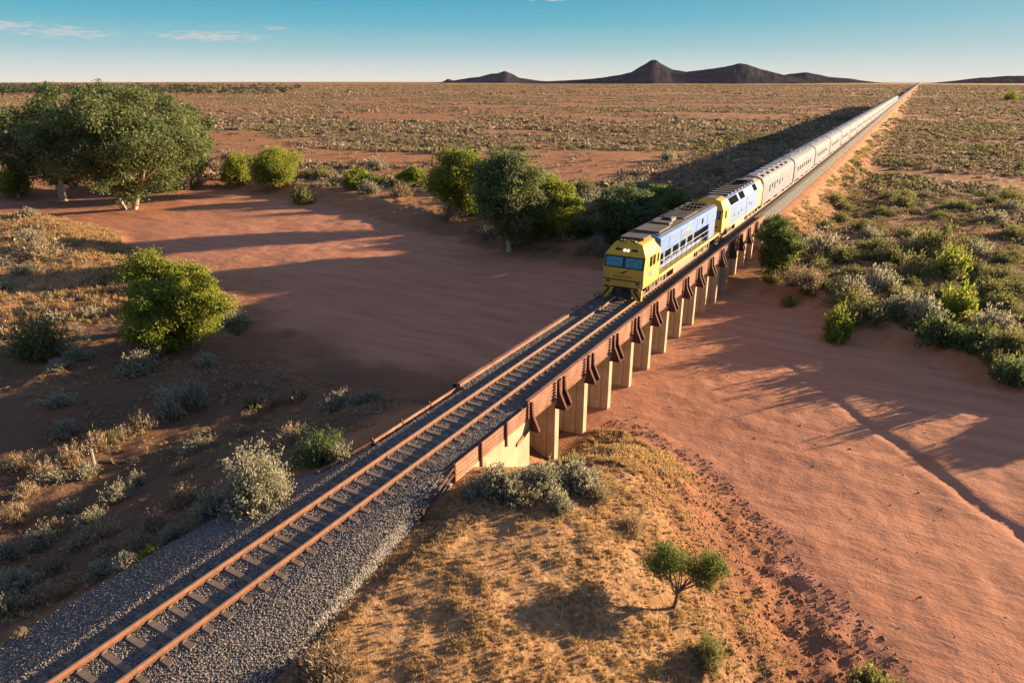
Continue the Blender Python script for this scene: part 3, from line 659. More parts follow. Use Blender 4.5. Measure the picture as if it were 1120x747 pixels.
def bush_mesh(name, rs, Rr, H, nspr, per, ln, wd, m, spread=1.0, up=.55, core=.35, ragged=.25, twig=None):
    """a dome of many leafy sprigs rising from the base"""
    d = rdir(rs, nspr); d[:, 2] = np.abs(d[:, 2]) * .9 + .12; d = unit(d)
    L = (1 - ragged * rs.rand(nspr)) * (1 + .18 * rs.normal(size=nspr).clip(-1, 1.6))
    an = np.arctan2(d[:, 1], d[:, 0]); lob = 1 + .22 * np.sin(an * 2 + rs.rand() * 6) + .13 * np.sin(an * 5 + rs.rand() * 6)
    tip = d * np.stack([Rr * lob, Rr * lob, np.full(nspr, H)], 1) * L[:, None] * spread
    t = core + (1 - core) * rs.rand(nspr, per) ** .7
    C = tip[:, None] * t[..., None]; C[..., 2] *= (.55 + .45 * t)                   # sprigs arch upward
    C = C + rs.normal(size=C.shape) * .055 * Rr
    ax = unit(tip * np.array([.6, .6, 1.0]) + np.array([0, 0, up * H]))
    a = unit(ax[:, None] + rs.normal(size=C.shape) * .55).reshape(-1, 3); C = C.reshape(-1, 3)
    b = unit(np.cross(a, rdir(rs, len(a)))); k = rs.uniform(.6, 1.35, (len(a), 1))
    V, Q = quads_from(C, a * ln * k, b * wd * k); V[:, 2] = np.maximum(V[:, 2], -.05)
    mats = [M[m]]; mi = np.zeros(len(Q), int)
    return big_mesh(name, V, Q, mats, mi=mi)
def twig_mesh(rs, Rr, H, n):
    rng = random.Random(int(rs.randint(9999))); mb = MB()
    for k in range(n):
        a = rng.uniform(0, 6.28); e = rng.uniform(.3, .9); tip = (math.cos(a) * Rr * e, math.sin(a) * Rr * e, H * rng.uniform(.45, .8))
        limb(mb, (math.cos(a) * .04, math.sin(a) * .04, -.15), tip, .035 * Rr, .008 * Rr, rng, .1, 3)
    return mb.mesh('stem', M['twig'], True)
_rs = np.random.RandomState(21)
PROTO = {}
for kind, spec in dict(
        salt=[(1, .85, 130, 16, .060, .030)] * 4, green=[(1, .95, 110, 18, .065, .026)] * 3, dry=[(1, .70, 120, 13, .075, .015)] * 3,
        bright=[(1, 1.1, 150, 16, .070, .034)] * 2, dark=[(1, .9, 120, 16, .07, .034)] * 2).items():
    PROTO[kind] = []
    for (r_, h_, ns, per, ln, wd) in spec:
        me = bush_mesh('foliage', _rs, r_, h_, ns, per, ln, wd, {'bright': 'lime', 'dark': 'darkgreen'}.get(kind, kind)); PROTO[kind].append((me, twig_mesh(_rs, 1, .9, 9)))
NAMES = dict(salt=('saltbush', 'shrub'), green=('olive_shrub', 'shrub'), dry=('dry_shrub', 'shrub'), bright=('green_bush', 'bush'), dark=('dark_bush', 'bush'))
_nb = [0]
def bush(kind, pos, rad, h=None, label=None, group=None, mesh=None, parts=True):
    rng = random.Random(_nb[0] * 31 + 5); me, tw = PROTO[kind][rng.randrange(len(PROTO[kind]))]
    if mesh is not None: me = mesh
    nme, cat = NAMES[kind]; _nb[0] += 1
    h = h or rad * .9
    base = {'salt': .85, 'green': .95, 'dry': .70, 'bright': 1.1, 'dark': .9}[kind]
    s = Vector((rad, rad, h / base)) if mesh is None else Vector((1, 1, 1))
    if parts:
        o = empty(nme, pos, rng.uniform(0, 6.28), label, cat, group)
        f = link('foliage', me, o); f.scale = s; st = link('stem', tw, o); st.scale = (rad * .8, rad * .8, h * .9)
    else:
        o = link(nme, me); o.location = pos; o.scale = s; o.rotation_euler = (0, 0, rng.uniform(0, 6.28)); tag(o, label, cat, group)
    return o
def gpos(px, py, sink=.03):
    p, t = ground_at(px, py); p.z -= sink; return p, t
def at_px(kind, px, py, wpx, hpx, label, group=None, hero=None):
    """a plant whose foot stands at a picture point; size in metres from its size in the photograph"""
    p, t = gpos(px, py); m = t / F
    rad = wpx * m / 2; h = hpx * m
    me = None
    if hero:
        rs = np.random.RandomState(int(px * 7 + py)); ns, per, ln, wd = hero
        me = bush_mesh('foliage', rs, rad, h, ns, per, ln, wd, {'bright': 'lime', 'dark': 'darkgreen'}.get(kind, kind))
    return bush(kind, p, rad, h, label, group, me)

# --- trees one can tell apart
def tree_px(px, py, wpx, hpx, label, **k):
    p, t = gpos(px, py, .1); m = t / F; return make_tree(p, hpx * m, wpx * m, label, **k)
tree_px(142, 229, 196, 128, 'tall spreading gum tree with pale twisted trunks at the edge of the sandy bed', leaf='gum', seed=3, heart=1, nclump=80, trunks=3, per=190, ln=.25, wd=.10, lean=(1.0, .5), low=.12, cr=(.065, .11), gap=.56)
tree_px(70, 219, 128, 112, 'broad dark gum tree standing left of the tallest gum tree', leaf='gum', seed=8, heart=1, nclump=56, trunks=2, per=190, ln=.25, wd=.10, low=.09, cr=(.075, .125), gap=.56)
tree_px(203, 206, 104, 88, 'gum tree half hidden behind the right side of the tallest gum tree', leaf='gum', seed=14, heart=1, nclump=40, trunks=2, per=220, ln=.25, wd=.105, low=.04, cr=(.09, .15), gap=.54)
tree_px(14, 192, 62, 70, 'olive gum tree standing behind the broad dark gum at the picture edge', leaf='gumblue', seed=19, nclump=20, trunks=2, per=220, ln=.25, wd=.105, low=.12, cr=(.11, .18))
tree_px(20, 216, 42, 38, 'bright green bushy tree under the left side of the gum trees', leaf='lime', seed=24, nclump=16, trunks=2, per=340, ln=.18, wd=.075, low=.05, cr=(.14, .22), name='bushy_tree')
tree_px(508, 236, 84, 72, 'bright yellow-green tree behind the bluish tree on the far river bank', leaf='lime', seed=31, heart=2, nclump=36, trunks=2, per=360, ln=.18, wd=.08, low=.04, cr=(.12, .2), name='bushy_tree')
tree_px(556, 275, 94, 104, 'bluish grey-green tree with a short trunk on the far bank of the dry river', leaf='gum', seed=37, heart=2, nclump=46, trunks=1, per=420, ln=.16, wd=.07, low=.12, trunk_h=.2, cr=(.12, .19), name='bushy_tree')
tree_px(598, 258, 74, 72, 'round yellow-green tree joined to the right side of the bluish tree', leaf='lime', seed=41, heart=2, nclump=34, trunks=1, per=360, ln=.18, wd=.08, low=.05, cr=(.13, .2), name='bushy_tree')
tree_px(688, 264, 84, 58, 'dark green spreading tree beside the leading locomotive', leaf='darkgreen', seed=47, heart=2, nclump=36, trunks=2, per=360, ln=.18, wd=.08, low=.02, cr=(.12, .2), name='bushy_tree')
tree_px(726, 246, 60, 44, 'dark tree with a sunlit top behind the roof of the leading locomotive', leaf='midgreen', seed=52, heart=2, nclump=28, trunks=2, per=360, ln=.18, wd=.08, low=.02, cr=(.13, .2), name='bushy_tree')
tree_px(846, 304, 54, 70, 'round green tree standing against the far end of the bridge', leaf='midgreen', seed=59, nclump=44, trunks=1, per=620, ln=.12, wd=.055, low=-.02, cr=(.11, .18), heart=3, name='bushy_tree')
tree_px(203, 378, 112, 102, 'dense bright green round bush on the near river bank', leaf='lime', seed=66, nclump=70, trunks=3, per=1250, ln=.10, wd=.045, low=-.04, cr=(.09, .15), trunk_h=.15, name='bushy_tree', bark='twig', heart=3)
for (a, b_, w_, h_, l, s_) in [(263, 203, 40, 36, 'yellow-green bush at the foot of the plain right of the gum trees', 71), (305, 205, 62, 40, 'wide rounded yellow-green bush beside the sandy bed right of the gum trees', 73), (451, 203, 34, 24, 'small bright bush between the wide bush and the tree clump', 77), (390, 207, 30, 22, 'pale green bush in the middle of the far river bank', 79)]:
    tree_px(a, b_, w_, h_, l, leaf='lime', seed=s_, heart=2, nclump=22, trunks=2, per=380, ln=.17, wd=.075, low=.0, cr=(.14, .22), trunk_h=.15, name='green_bush', bark='twig', cat='bush')
at_px('bright', 1105, 110, 17, 12, 'lone round bush far out on the plain right of the railway', hero=(160, 16, .42, .22))
for (x_, y_, h_, w_, l_, s_) in [(33.5, 57.5, 2.9, 4.6, 'bushy green tree on the scrub flat right of the dark bushes', 91), (41, 54, 2.8, 4.4, 'wide green tree on the scrub flat above the right sand', 95)]:
    make_tree(Vector((x_, y_, land1(x_, y_) - .1)), h_, w_, l_, leaf='midgreen', seed=s_, nclump=26, trunks=2, per=300, ln=.16, wd=.07, low=.1, cr=(.1, .17), name='bushy_tree')
# sapling on the grassy slope: two separate puffs of foliage on bare stems
def sapling():
    p, t = gpos(737, 664, .1); m = t / F; rng = random.Random(9); rs = np.random.RandomState(9)
    root = empty('sapling', p, 0, 'small two-headed sapling on bare forked stems on the grassy slope', 'tree'); mb = MB()
    cy, sy = math.cos(YAW), math.sin(YAW); pt = lambda a, b, c=0: Vector((a * m * cy + c * sy * -1, a * m * sy + c * cy, b * m * 1.07))
    fork = pt(3, 26); limb(mb, (0, 0, -.3), fork, .075, .055, rng, .05)
    cl = []
    for (a, b, c, r) in [(-18, 58, 0, 13), (-22, 48, .3, 10), (-8, 66, -.2, 11), (-6, 52, .3, 10), (-14, 70, .2, 8), (32, 52, 0, 11), (40, 44, .2, 11), (28, 40, -.3, 9), (46, 50, 0, 7), (36, 60, .1, 8), (8, 44, .4, 8), (4, 60, .1, 8), (18, 50, -.1, 9)]:
        q = pt(a, b, c); cl.append((q.x, q.y, q.z, r * m)); limb(mb, fork - Vector((0, 0, rng.uniform(0, .3))), q, .035, .008, rng, .12)
    mb.build('trunk', M['twig'], root, True); link('crown', crown_mesh('crown', rs, [(x, y, z, r * 1.5) for x, y, z, r in cl], 3600, .065, .013, M['midgreen']), root)
sapling()

# --- shrubs one can tell apart
H1 = (170, 26, .06, .028); H2 = (230, 30, .075, .034)
at_px('salt', 283, 558, 92, 76, 'large silver saltbush beside the ballast left of the track', hero=(420, 40, .07, .030))
at_px('salt', 236, 565, 44, 34, 'shaded blue-grey saltbush touching the left side of the large silver one', hero=H1)
at_px('salt', 545, 540, 54, 32, 'grey saltbush growing against the pale wing wall', hero=H2)
at_px('salt', 592, 540, 62, 40, 'silver saltbush in the middle of the thicket below the abutment', hero=H2)
at_px('salt', 634, 536, 50, 34, 'low silver saltbush at the lower end of the thicket below the abutment', hero=H2)
at_px('salt', 574, 530, 40, 22, 'upright grey saltbush beside the pale corner of the abutment', hero=H1)
at_px('salt', 608, 532, 40, 24, 'pale saltbush behind the middle of the thicket below the abutment', hero=H1)
at_px('dry', 570, 548, 44, 26, 'yellowish dry shrub between the wing wall thicket and the grass', hero=(120, 24, .08, .018))
at_px('dry', 655, 548, 36, 24, 'dry yellow shrub at the right end of the thicket below the abutment')
at_px('salt', 518, 543, 34, 20, 'small saltbush under the guard panels of the wing wall')
at_px('green', 622, 520, 42, 24, 'yellow-green shrub at the back of the thicket below the abutment', hero=H1)
at_px('dry', 690, 580, 36, 22, 'straw coloured spiky tussock above the sapling')
at_px('salt', 612, 557, 36, 26, 'small pale saltbush at the front of the thicket below the abutment')
at_px('green', 775, 728, 40, 46, 'feathery olive shrub at the lower edge of the grassy slope', hero=(150, 26, .08, .014))
at_px('green', 950, 757, 54, 34, 'leafy green shrub cut off by the bottom edge of the picture', hero=H1)
at_px('dry', 356, 748, 84, 38, 'pale dry shrub at the bottom edge beside the ballast', hero=(200, 26, .09, .018))
at_px('green', 45, 392, 58, 58, 'pale green rounded shrub left of the round bright green bush', hero=(240, 28, .10, .045))
at_px('green', 146, 364, 30, 28, 'small grey-green shrub at the left foot of the round bright green bush')
at_px('salt', 213, 447, 34, 44, 'tallest pale saltbush in the short row on the shaded left bank', hero=H1)
at_px('salt', 188, 458, 34, 36, 'bushy saltbush in the middle of the short row on the shaded left bank')
at_px('dry', 155, 470, 36, 26, 'dry brown shrub at the lower end of the short row on the left bank')
at_px('green', 277, 448, 26, 20, 'thin sprigged shrub alone on the shaded left bank')
at_px('dry', 327, 437, 30, 20, 'thin dry twiggy shrub on the dark bank near the sand')
at_px('dark', 352, 505, 62, 44, 'dark blue-grey bush beside the left end rail', hero=H1)
at_px('salt', 375, 510, 40, 32, 'grey shrub in front of the dark bush by the left end rail')
at_px('dry', 150, 600, 40, 24, 'dry pale shrub beside the ballast in the shade')
at_px('dry', 168, 578, 34, 26, 'brown twiggy shrub above the pale dry one by the ballast')
at_px('bright', 166, 610, 26, 18, 'small yellow-green shrub at the ballast edge')
at_px('dry', 25, 700, 18, 18, 'small straw tuft near the lower left corner')
at_px('salt', 20, 645, 50, 30, 'silver saltbush at the left edge of the picture above the ballast')
at_px('dry', 45, 655, 46, 18, 'low dry shrub beside the silver saltbush at the left edge')
at_px('salt', 48, 598, 40, 26, 'shaded saltbush in the dip on the left')
at_px('salt', 102, 570, 32, 18, 'small blue-grey saltbush alone in the shaded dip')
at_px('dry', 20, 570, 34, 26, 'sunlit straw shrub at the left edge of the dip')
for i, (a, b_, w_, h_, k) in enumerate([(20, 512, 40, 18, 'dry'), (48, 520, 36, 20, 'dry'), (78, 505, 34, 24, 'dry'), (108, 492, 36, 26, 'dry'), (60, 528, 30, 18, 'salt'), (92, 522, 34, 18, 'salt'), (124, 486, 22, 16, 'green')]):
    at_px(k, a, b_, w_, h_, 'sunlit shrub in the straw coloured strip around the grey post', 'sunlit shrubs in the strip around the grey post')
for a_, b_, w_, h_, k in [(75, 562, 30, 20, 'salt'), (130, 548, 34, 24, 'salt'), (60, 622, 34, 20, 'dry'), (112, 628, 40, 22, 'salt'), (140, 622, 34, 22, 'salt'), (190, 592, 34, 24, 'salt'), (212, 582, 30, 22, 'dry'), (8, 610, 30, 22, 'salt'), (84, 598, 26, 16, 'salt'), (30, 540, 30, 18, 'dry'), (150, 530, 26, 18, 'salt'), (8, 668, 34, 24, 'salt'), (70, 650, 24, 14, 'dry')]:
    at_px(k, a_, b_, w_, h_, 'low shrub in the shaded ground left of the ballast bank', 'low shrubs in the shade left of the ballast')
at_px('bright', 915, 373, 38, 40, 'compact leafy green bush alone on the right sand', hero=(190, 24, .10, .05))
at_px('bright', 862, 335, 20, 15, 'small leafy bush on the sand below the round tree')
at_px('dry', 878, 312, 60, 26, 'straw topped mound of grass beside the round tree by the bridge')
for i, (a, b_, w_, h_, k, l) in enumerate([
        (897, 280, 50, 30, 'salt', 'grey saltbush at the foot of the railway bank'), (932, 328, 36, 28, 'salt', 'saltbush at the river edge right of the lone green bush'), (962, 318, 40, 30, 'salt', 'saltbush with a grey dome near the river edge'),
        (1040, 300, 44, 34, 'bright', 'sunlit green shrub in the middle of the right thicket'), (1000, 300, 30, 28, 'green', 'small round green shrub in the right thicket'), (1022, 278, 52, 34, 'green', 'broad olive shrub at the back of the right thicket'),
        (990, 345, 44, 30, 'salt', 'saltbush at the front of the right thicket'), (1030, 375, 60, 34, 'dark', 'dark green bush overhanging the sand at the right'), (1065, 385, 50, 34, 'dark', 'dark bush next to the overhanging bush at the right'),
        (1105, 420, 44, 34, 'dark', 'dark bush at the right edge of the picture above the sand'), (1008, 352, 44, 34, 'salt', 'silver saltbush between the thicket front and the dark bushes'), (1045, 345, 46, 38, 'bright', 'yellow-green shrub above the dark bushes on the right'),
        (1085, 365, 44, 32, 'salt', 'grey saltbush near the right edge of the picture'), (950, 352, 50, 26, 'green', 'low green shrub along the sand edge'), (1112, 385, 30, 26, 'green', 'olive shrub cut by the right edge of the picture')]):
    at_px(k, a, b_, w_, h_, l)
for i, (a, b_, w_, h_, k, l) in enumerate([(330, 222, 34, 20, 'green', 'olive shrub at the edge of the sand below the wide bush'), (405, 300 - 88, 26, 16, 'salt', 'grey shrub on the far river bank'), (492, 242, 26, 24, 'dry', 'pale leafless shrub at the foot of the yellow-green tree'), (640, 258, 46, 26, 'dark', 'low dark bush right of the tree clump'),
        (440, 215, 30, 18, 'dry', 'dry brown shrub on the far river bank'), (352, 196, 30, 16, 'green', 'shrub behind the wide rounded bush'), (45, 283, 60, 26, 'dry', 'wide twiggy shrub on the straw grass mound at the left')]):
    at_px(k, a, b_, w_, h_, l)

# --- open scrub: the largest in view as plants of their own, the rest as one mass
def scatter():
    rs = np.random.RandomState(77); pts = []
    ang0, ang1 = math.radians(90) - (-YAW) - R(40), math.radians(90) + YAW + R(40)
    def ring(r0, r1, dens, smin, smax):
        n = int((ang1 - ang0) / 2 * (r1 ** 2 - r0 ** 2) * dens); a = rs.uniform(ang0, ang1, n); r = np.sqrt(rs.uniform(r0 ** 2, r1 ** 2, n))
        x = CAMX + np.cos(a) * r; y = np.sin(a) * r; return np.stack([x, y, smin + (smax - smin) * rs.rand(n) ** 1.8], 1)
    P = np.concatenate([ring(12, 170, .75, .36, 1.05), ring(170, 400, .46, .42, 1.05), ring(400, 950, .13, .65, 1.45), ring(950, 3800, .014, 1.3, 3.2)])
    x, y = P[:, 0], P[:, 1]; h, sd, u, t, onb = land(x, y, True)
    px, py, dd = to_px(x, y, h)
    keep = (px > -60) & (px < 1180) & (py < 790) & (np.abs(u) > 4.6) & (sd < -1.8)
    r = np.hypot(x - CAMX, y)
    clay = fbm(x * .018 + 3, y * .030, 4); dens = np.where(u > 0, sstep(.68, .58, clay), sstep(.60, .54, clay)) * .95 + .05                    # clay pans stay bare
    mid = fbm(x * .09, y * .09, 3); dens *= .62 + .6 * sstep(.35, .6, mid)
    band = 1.0 - .55 * sstep(.5, .62, fbm(x * .006 + 9, y * .02, 3)) * (r > 300)
    dens *= band * np.where((u < -30) & (y > 60), .72, 1.0)
    dens = np.where((u > 0) & (u < 9.5) & (y > 75), dens * .55, dens)                                    # orange bank beside the train
    dens = np.where((u > 0) & (y < 34), 0, dens)                                                         # grassy hill
    dens = np.where((u < 0) & (u > -42) & (y < 34), .17, dens)                                           # shaded near bank
    dens = np.where((u < -42) & (y < 60), .14, dens)
    dens = np.where((u < -4) & (u > -34) & (y > 70) & (y < 600), dens * .5 + .55, dens)                  # thicket in the train's shade
    dens = np.where((u > 8) & (y > 45) & (y < 130), np.maximum(dens, .62 + .3 * (y < 92)), dens)
    keep &= rs.rand(len(x)) < dens
    P, h, u, sd, px, py, dd = P[keep], h[keep], u[keep], sd[keep], px[keep], py[keep], dd[keep]
    x, y = P[:, 0], P[:, 1]
    big = rs.rand(len(x)) < np.where((u > 0) & (y < 320), .30, .08); P[big, 2] *= 1.75
    P[:, 2] *= np.where((u < 0) & (y > 60) & (dd < 350), 1.5, 1.0)
    tone = fbm(x * .03 + 70, y * .03, 3) + .30 * (rs.rand(len(x)) - .5) + np.where(u > 0, np.where(y < 140, .02, -.03), -.09) + .12 * big * (u > 0)
    kind = np.where(tone > .60, 'green', np.where(tone > .40, 'salt', 'dry'))
    order = np.argsort(-P[:, 2] / dd); vis = (px > 0) & (px < 1120) & (py < 747)
    pick = [i for i in order if vis[i]][:270]; pk = set(pick)
    for i in pick:
        k = str(kind[i])
        if u[i] > 0: l, g = {'salt': ('low grey saltbush in the open scrub right of the railway', 'grey saltbushes right of the railway'), 'green': ('low olive green shrub in the open scrub right of the railway', 'olive shrubs right of the railway'), 'dry': ('low dry brown shrub in the open scrub right of the railway', 'dry shrubs right of the railway')}[k]
        elif y[i] < 40: l, g = {'salt': ('low grey saltbush on the shaded bank left of the near track', 'grey saltbushes on the near left bank'), 'green': ('low olive shrub on the shaded bank left of the near track', 'olive shrubs on the near left bank'), 'dry': ('low dry shrub on the shaded bank left of the near track', 'dry shrubs on the near left bank')}[k]
        elif u[i] > -36: l, g = {'salt': ('grey saltbush in the strip shaded by the train', 'grey saltbushes shaded by the train'), 'green': ('olive shrub in the strip shaded by the train', 'olive shrubs shaded by the train'), 'dry': ('dry shrub in the strip shaded by the train', 'dry shrubs shaded by the train')}[k]
        else: l, g = {'salt': ('grey saltbush on the sunlit plain beyond the dry river', 'grey saltbushes on the plain beyond the river'), 'green': ('olive shrub on the sunlit plain beyond the dry river', 'olive shrubs on the plain beyond the river'), 'dry': ('dry shrub on the sunlit plain beyond the dry river', 'dry shrubs on the plain beyond the river')}[k]
        bush(k, Vector((x[i], y[i], h[i] - .03)), P[i, 2], P[i, 2] * rs.uniform(.75, 1.1), l, g, parts=False)
    rest = np.array([i not in pk for i in range(len(x))])
    P, h, kind, dd = P[rest], h[rest], kind[rest], dd[rest]
    Vs, Qs, mi = [], [], []; off = 0
    mats = ['salt', 'green', 'dry']; far = ['saltfar', 'greenfar', 'dry']
    close = dd < 80; near = (dd < 120) & ~close; near_all = dd < 120
    for lod, (sel, nq, ls) in enumerate(((close, 240, .080), (near, 80, .14), ((~near_all) & (dd < 250), 26, .26), (dd >= 250, 12, .44))):
        p = P[sel]; hh = h[sel]; kk = kind[sel]; n = len(p)
        if n == 0: continue
        d = rdir(rs, n * nq).reshape(n, nq, 3); d[..., 2] = np.abs(d[..., 2]); rad = p[:, 2][:, None, None]
        q = rs.rand(n, nq, 1) ** .35; asp = rs.uniform(.65, 1.0, (n, 1, 1))
        C = d * rad * q * np.array([1, 1, 1.0]); C[..., 2:] *= asp * np.where(rad > 1.25, .6, .9)
        C += np.stack([p[:, 0], p[:, 1], hh], 1)[:, None]
        C = C.reshape(-1, 3); dv = d.reshape(-1, 3); sz = np.repeat(p[:, 2], nq)[:, None] * ls
        nr = unit(dv + rdir(rs, len(C)) * .8); a = unit(np.cross(nr, rdir(rs, len(C))) + np.array([0, 0, .5])); b = unit(np.cross(nr, a)); k = rs.uniform(.7, 1.3, (len(C), 1))
        V, Q = quads_from(C, a * sz * k, b * sz * k * .55); Vs.append(V); Qs.append(Q + off); off += len(V)
        mi.append(np.repeat(np.array([mats.index(z) for z in kk]), nq))
    print('SCRUB', len(P), off // 4)
    o = link('far_scrub', big_mesh('far_scrub', np.concatenate(Vs), np.concatenate(Qs), [M[z] for z in far], mi=np.concatenate(mi)))
    tag(o, 'open saltbush scrub spread over the red plain to the horizon', 'scrub', None, 'stuff')
scatter()
def treeline():
    rs = np.random.RandomState(91); Vs, Qs = [], []; off = 0
    P = []
    for px in np.arange(-30, 340, .9):
        clump = float(vnoise(np.array([px * .06]), np.array([3.3]))[0]); thin = 1 if px < 190 else max(0, 1 - (px - 190) / 150)
        for k in range(3):
            if rs.rand() > thin * (.75 + .8 * clump): continue
            py = rs.uniform(94, 104) if rs.rand() < .7 else rs.uniform(93.0, 95); p, t = ground_at(px + rs.uniform(-1, 1), py); P.append((p.x, p.y, p.z, rs.uniform(3.5, 12) * (.7 + .5 * clump)))
    for px in np.arange(300, 780, 5.0):
        if rs.rand() < .3: p, t = ground_at(px, rs.uniform(93, 100)); P.append((p.x, p.y, p.z, rs.uniform(2, 4.5)))
    for px in np.arange(1020, 1130, 3.0):
        if rs.rand() < .5: p, t = ground_at(px, rs.uniform(97, 116)); P.append((p.x, p.y, p.z, rs.uniform(1.6, 3.2)))
    P = np.array(P); n = len(P); nq = 70
    d = rdir(rs, n * nq).reshape(n, nq, 3); H = P[:, 3][:, None, None]; q = rs.rand(n, nq, 1) ** .4
    C = d * q * H * np.array([.55, .55, .42]); C[..., 2:] += H * .52; C += P[:, None, :3]; C = C.reshape(-1, 3)
    V, Q = leaves(rs, C, d.reshape(-1, 3), 1, 1); c = np.repeat(C, 4, axis=0); V = c + (V - c) * np.repeat(P[:, 3], nq * 4)[:, None] * np.array([.085, .085, .085])
    o = link('far_woodland', big_mesh('far_woodland', V, Q, M['farleaf'])); tag(o, 'dark line of far trees along the horizon on the left', 'woodland', None, 'stuff')
treeline()
def dry_grass():
    rs = np.random.RandomState(15); T = []
    def zone(n, x0, x1, y0, y1, f, s0, s1):
        x = rs.uniform(x0, x1, n); y = rs.uniform(y0, y1, n); h, sd, u, t, onb = land(x, y, True); k = f(x, y, sd, u); m = rs.rand(n) < k
        T.append(np.stack([x[m], y[m], h[m], rs.uniform(s0, s1, m.sum())], 1))
    patch = lambda x, y, s=.5: sstep(.36, .6, fbm(x * s, y * s, 3))
    zone(46000, 2.5, 19, 6, 34, lambda x, y, sd, u: ((sd < -2.2) & (u > np.interp(y, [8, 14, 19, 20], [3.55, 2.8, 2.4, 2.3]))) * (.25 + .75 * patch(x, y, .8)) * sstep(-1.6, -4.5, sd), .06, .17)
    zone(5200, 2.2, 9, 26, 38, lambda x, y, sd, u: ((sd < -.3) & (u > 2.4)) * (.3 + .7 * patch(x, y)), .12, .3)
    zone(17000, -112, -38, 24, 58, lambda x, y, sd, u: (sd < -.8) * (.25 + .75 * patch(x, y, .25)), .25, .6)
    zone(5000, -50, -14, 14, 42, lambda x, y, sd, u: (sd < -1.5) * .55 * patch(x, y, .3), .14, .32)
    zone(2600, -14, -4.2, 6, 30, lambda x, y, sd, u: (sd < -1) * .5 * patch(x, y, .6), .10, .25)
    zone(9000, 3.4, 9, 82, 240, lambda x, y, sd, u: (u > 3.5) * (u < 6.5) * patch(x, y, .3), .2, .45)
    zone(5000, 6, 60, 60, 150, lambda x, y, sd, u: (sd < -1.5) * (u > 5) * .8 * patch(x, y, .2), .2, .45)
    T = np.concatenate(T); n = len(T); nb = 14
    a = rs.uniform(0, 6.28, (n, nb)); lean = rs.uniform(.15, .95, (n, nb)); s = T[:, 3][:, None] * rs.uniform(.6, 1.3, (n, nb))
    dx, dy = np.cos(a), np.sin(a); bx = T[:, 0][:, None] + dx * s * .18 * rs.rand(n, nb); by = T[:, 1][:, None] + dy * s * .18 * rs.rand(n, nb); bz = np.repeat(T[:, 2][:, None], nb, 1) - .03
    tx, ty, tz = bx + dx * s * lean, by + dy * s * lean, bz + s * (1.15 - lean * .75); w_ = s * .07
    mx, my, mz = (bx * .5 + tx * .5) - dx * s * lean * .12, (by * .5 + ty * .5) - dy * s * lean * .12, bz * .45 + tz * .55
    V = np.stack([np.stack([bx, by, bz], -1), np.stack([mx - dy * w_, my + dx * w_, mz], -1), np.stack([tx, ty, tz], -1), np.stack([mx + dy * w_, my - dx * w_, mz], -1)], 2).reshape(-1, 3)
    o = link('dry_grass', big_mesh('dry_grass', V, np.arange(len(V)).reshape(-1, 4), M['straw'])); tag(o, 'golden dry grass tufts on the slopes beside the railway', 'grass', None, 'stuff')
dry_grass()
def clods():
    """stony rubble of the eroded bank and pebbles on the bed"""
    rs = np.random.RandomState(33); n = 60000
    x = rs.uniform(2.5, 22, n); y = rs.uniform(17, 45, n); h, sd, u, t, onb = land(x, y, True)
    k = np.where((sd > -6.5) & (sd < 1.2), .55 * sstep(-6.5, -4, sd) + .05, np.where(sd >= .8, .006, .02)); m = (rs.rand(n) < k) & (u > 2.6); x, y, h = x[m], y[m], h[m]; n = len(x)
    r = .018 + .085 * rs.rand(n) ** 4
    base = np.array([(1, 0, 0), (-1, 0, 0), (0, 1, 0), (0, -1, 0), (0, 0, 1), (0, 0, -1)], float); fc = np.array([(0, 2, 4), (2, 1, 4), (1, 3, 4), (3, 0, 4), (2, 0, 5), (1, 2, 5), (3, 1, 5), (0, 3, 5)])
    a = rs.uniform(0, 6.28, n); P = base[None] * rs.uniform(.6, 1.3, (n, 6, 1)) * r[:, None, None]
    Q = np.stack([P[..., 0] * np.cos(a)[:, None] - P[..., 1] * np.sin(a)[:, None] + x[:, None], P[..., 0] * np.sin(a)[:, None] + P[..., 1] * np.cos(a)[:, None] + y[:, None], P[..., 2] * .7 + h[:, None]], -1)
    o = link('red_rubble', big_mesh('red_rubble', Q.reshape(-1, 3), (fc[None] + (np.arange(n) * 6)[:, None, None]).reshape(-1, 3), M['clod'])); tag(o, 'red stony rubble on the eroded river bank', 'rubble', None, 'stuff')
M['clod'] = simple('red_clods', (.22, .088, .042), .95, 0, .4, 6, .3)
clods()
def small_wood():
    p, t = gpos(103, 508); mb = MB(); mb.tube([(0, 0, -.3), (.03, 0, .9)], [.09, .08], 8); o = mb.build('wooden_post', M['post']); o.location = p; tag(o, 'short grey wooden post standing among the straw shrubs', 'post')
    p, t = gpos(122, 507); mb = MB(); mb.tube([(-.9, -.5, .06), (-.2, -.1, .1), (.5, .35, .08), (1.0, .6, .05)], [.10, .09, .07, .04], 7); o = mb.build('fallen_log', M['log'], None, True); o.location = p; tag(o, 'dark fallen log lying beside the grey post', 'log')
small_wood()

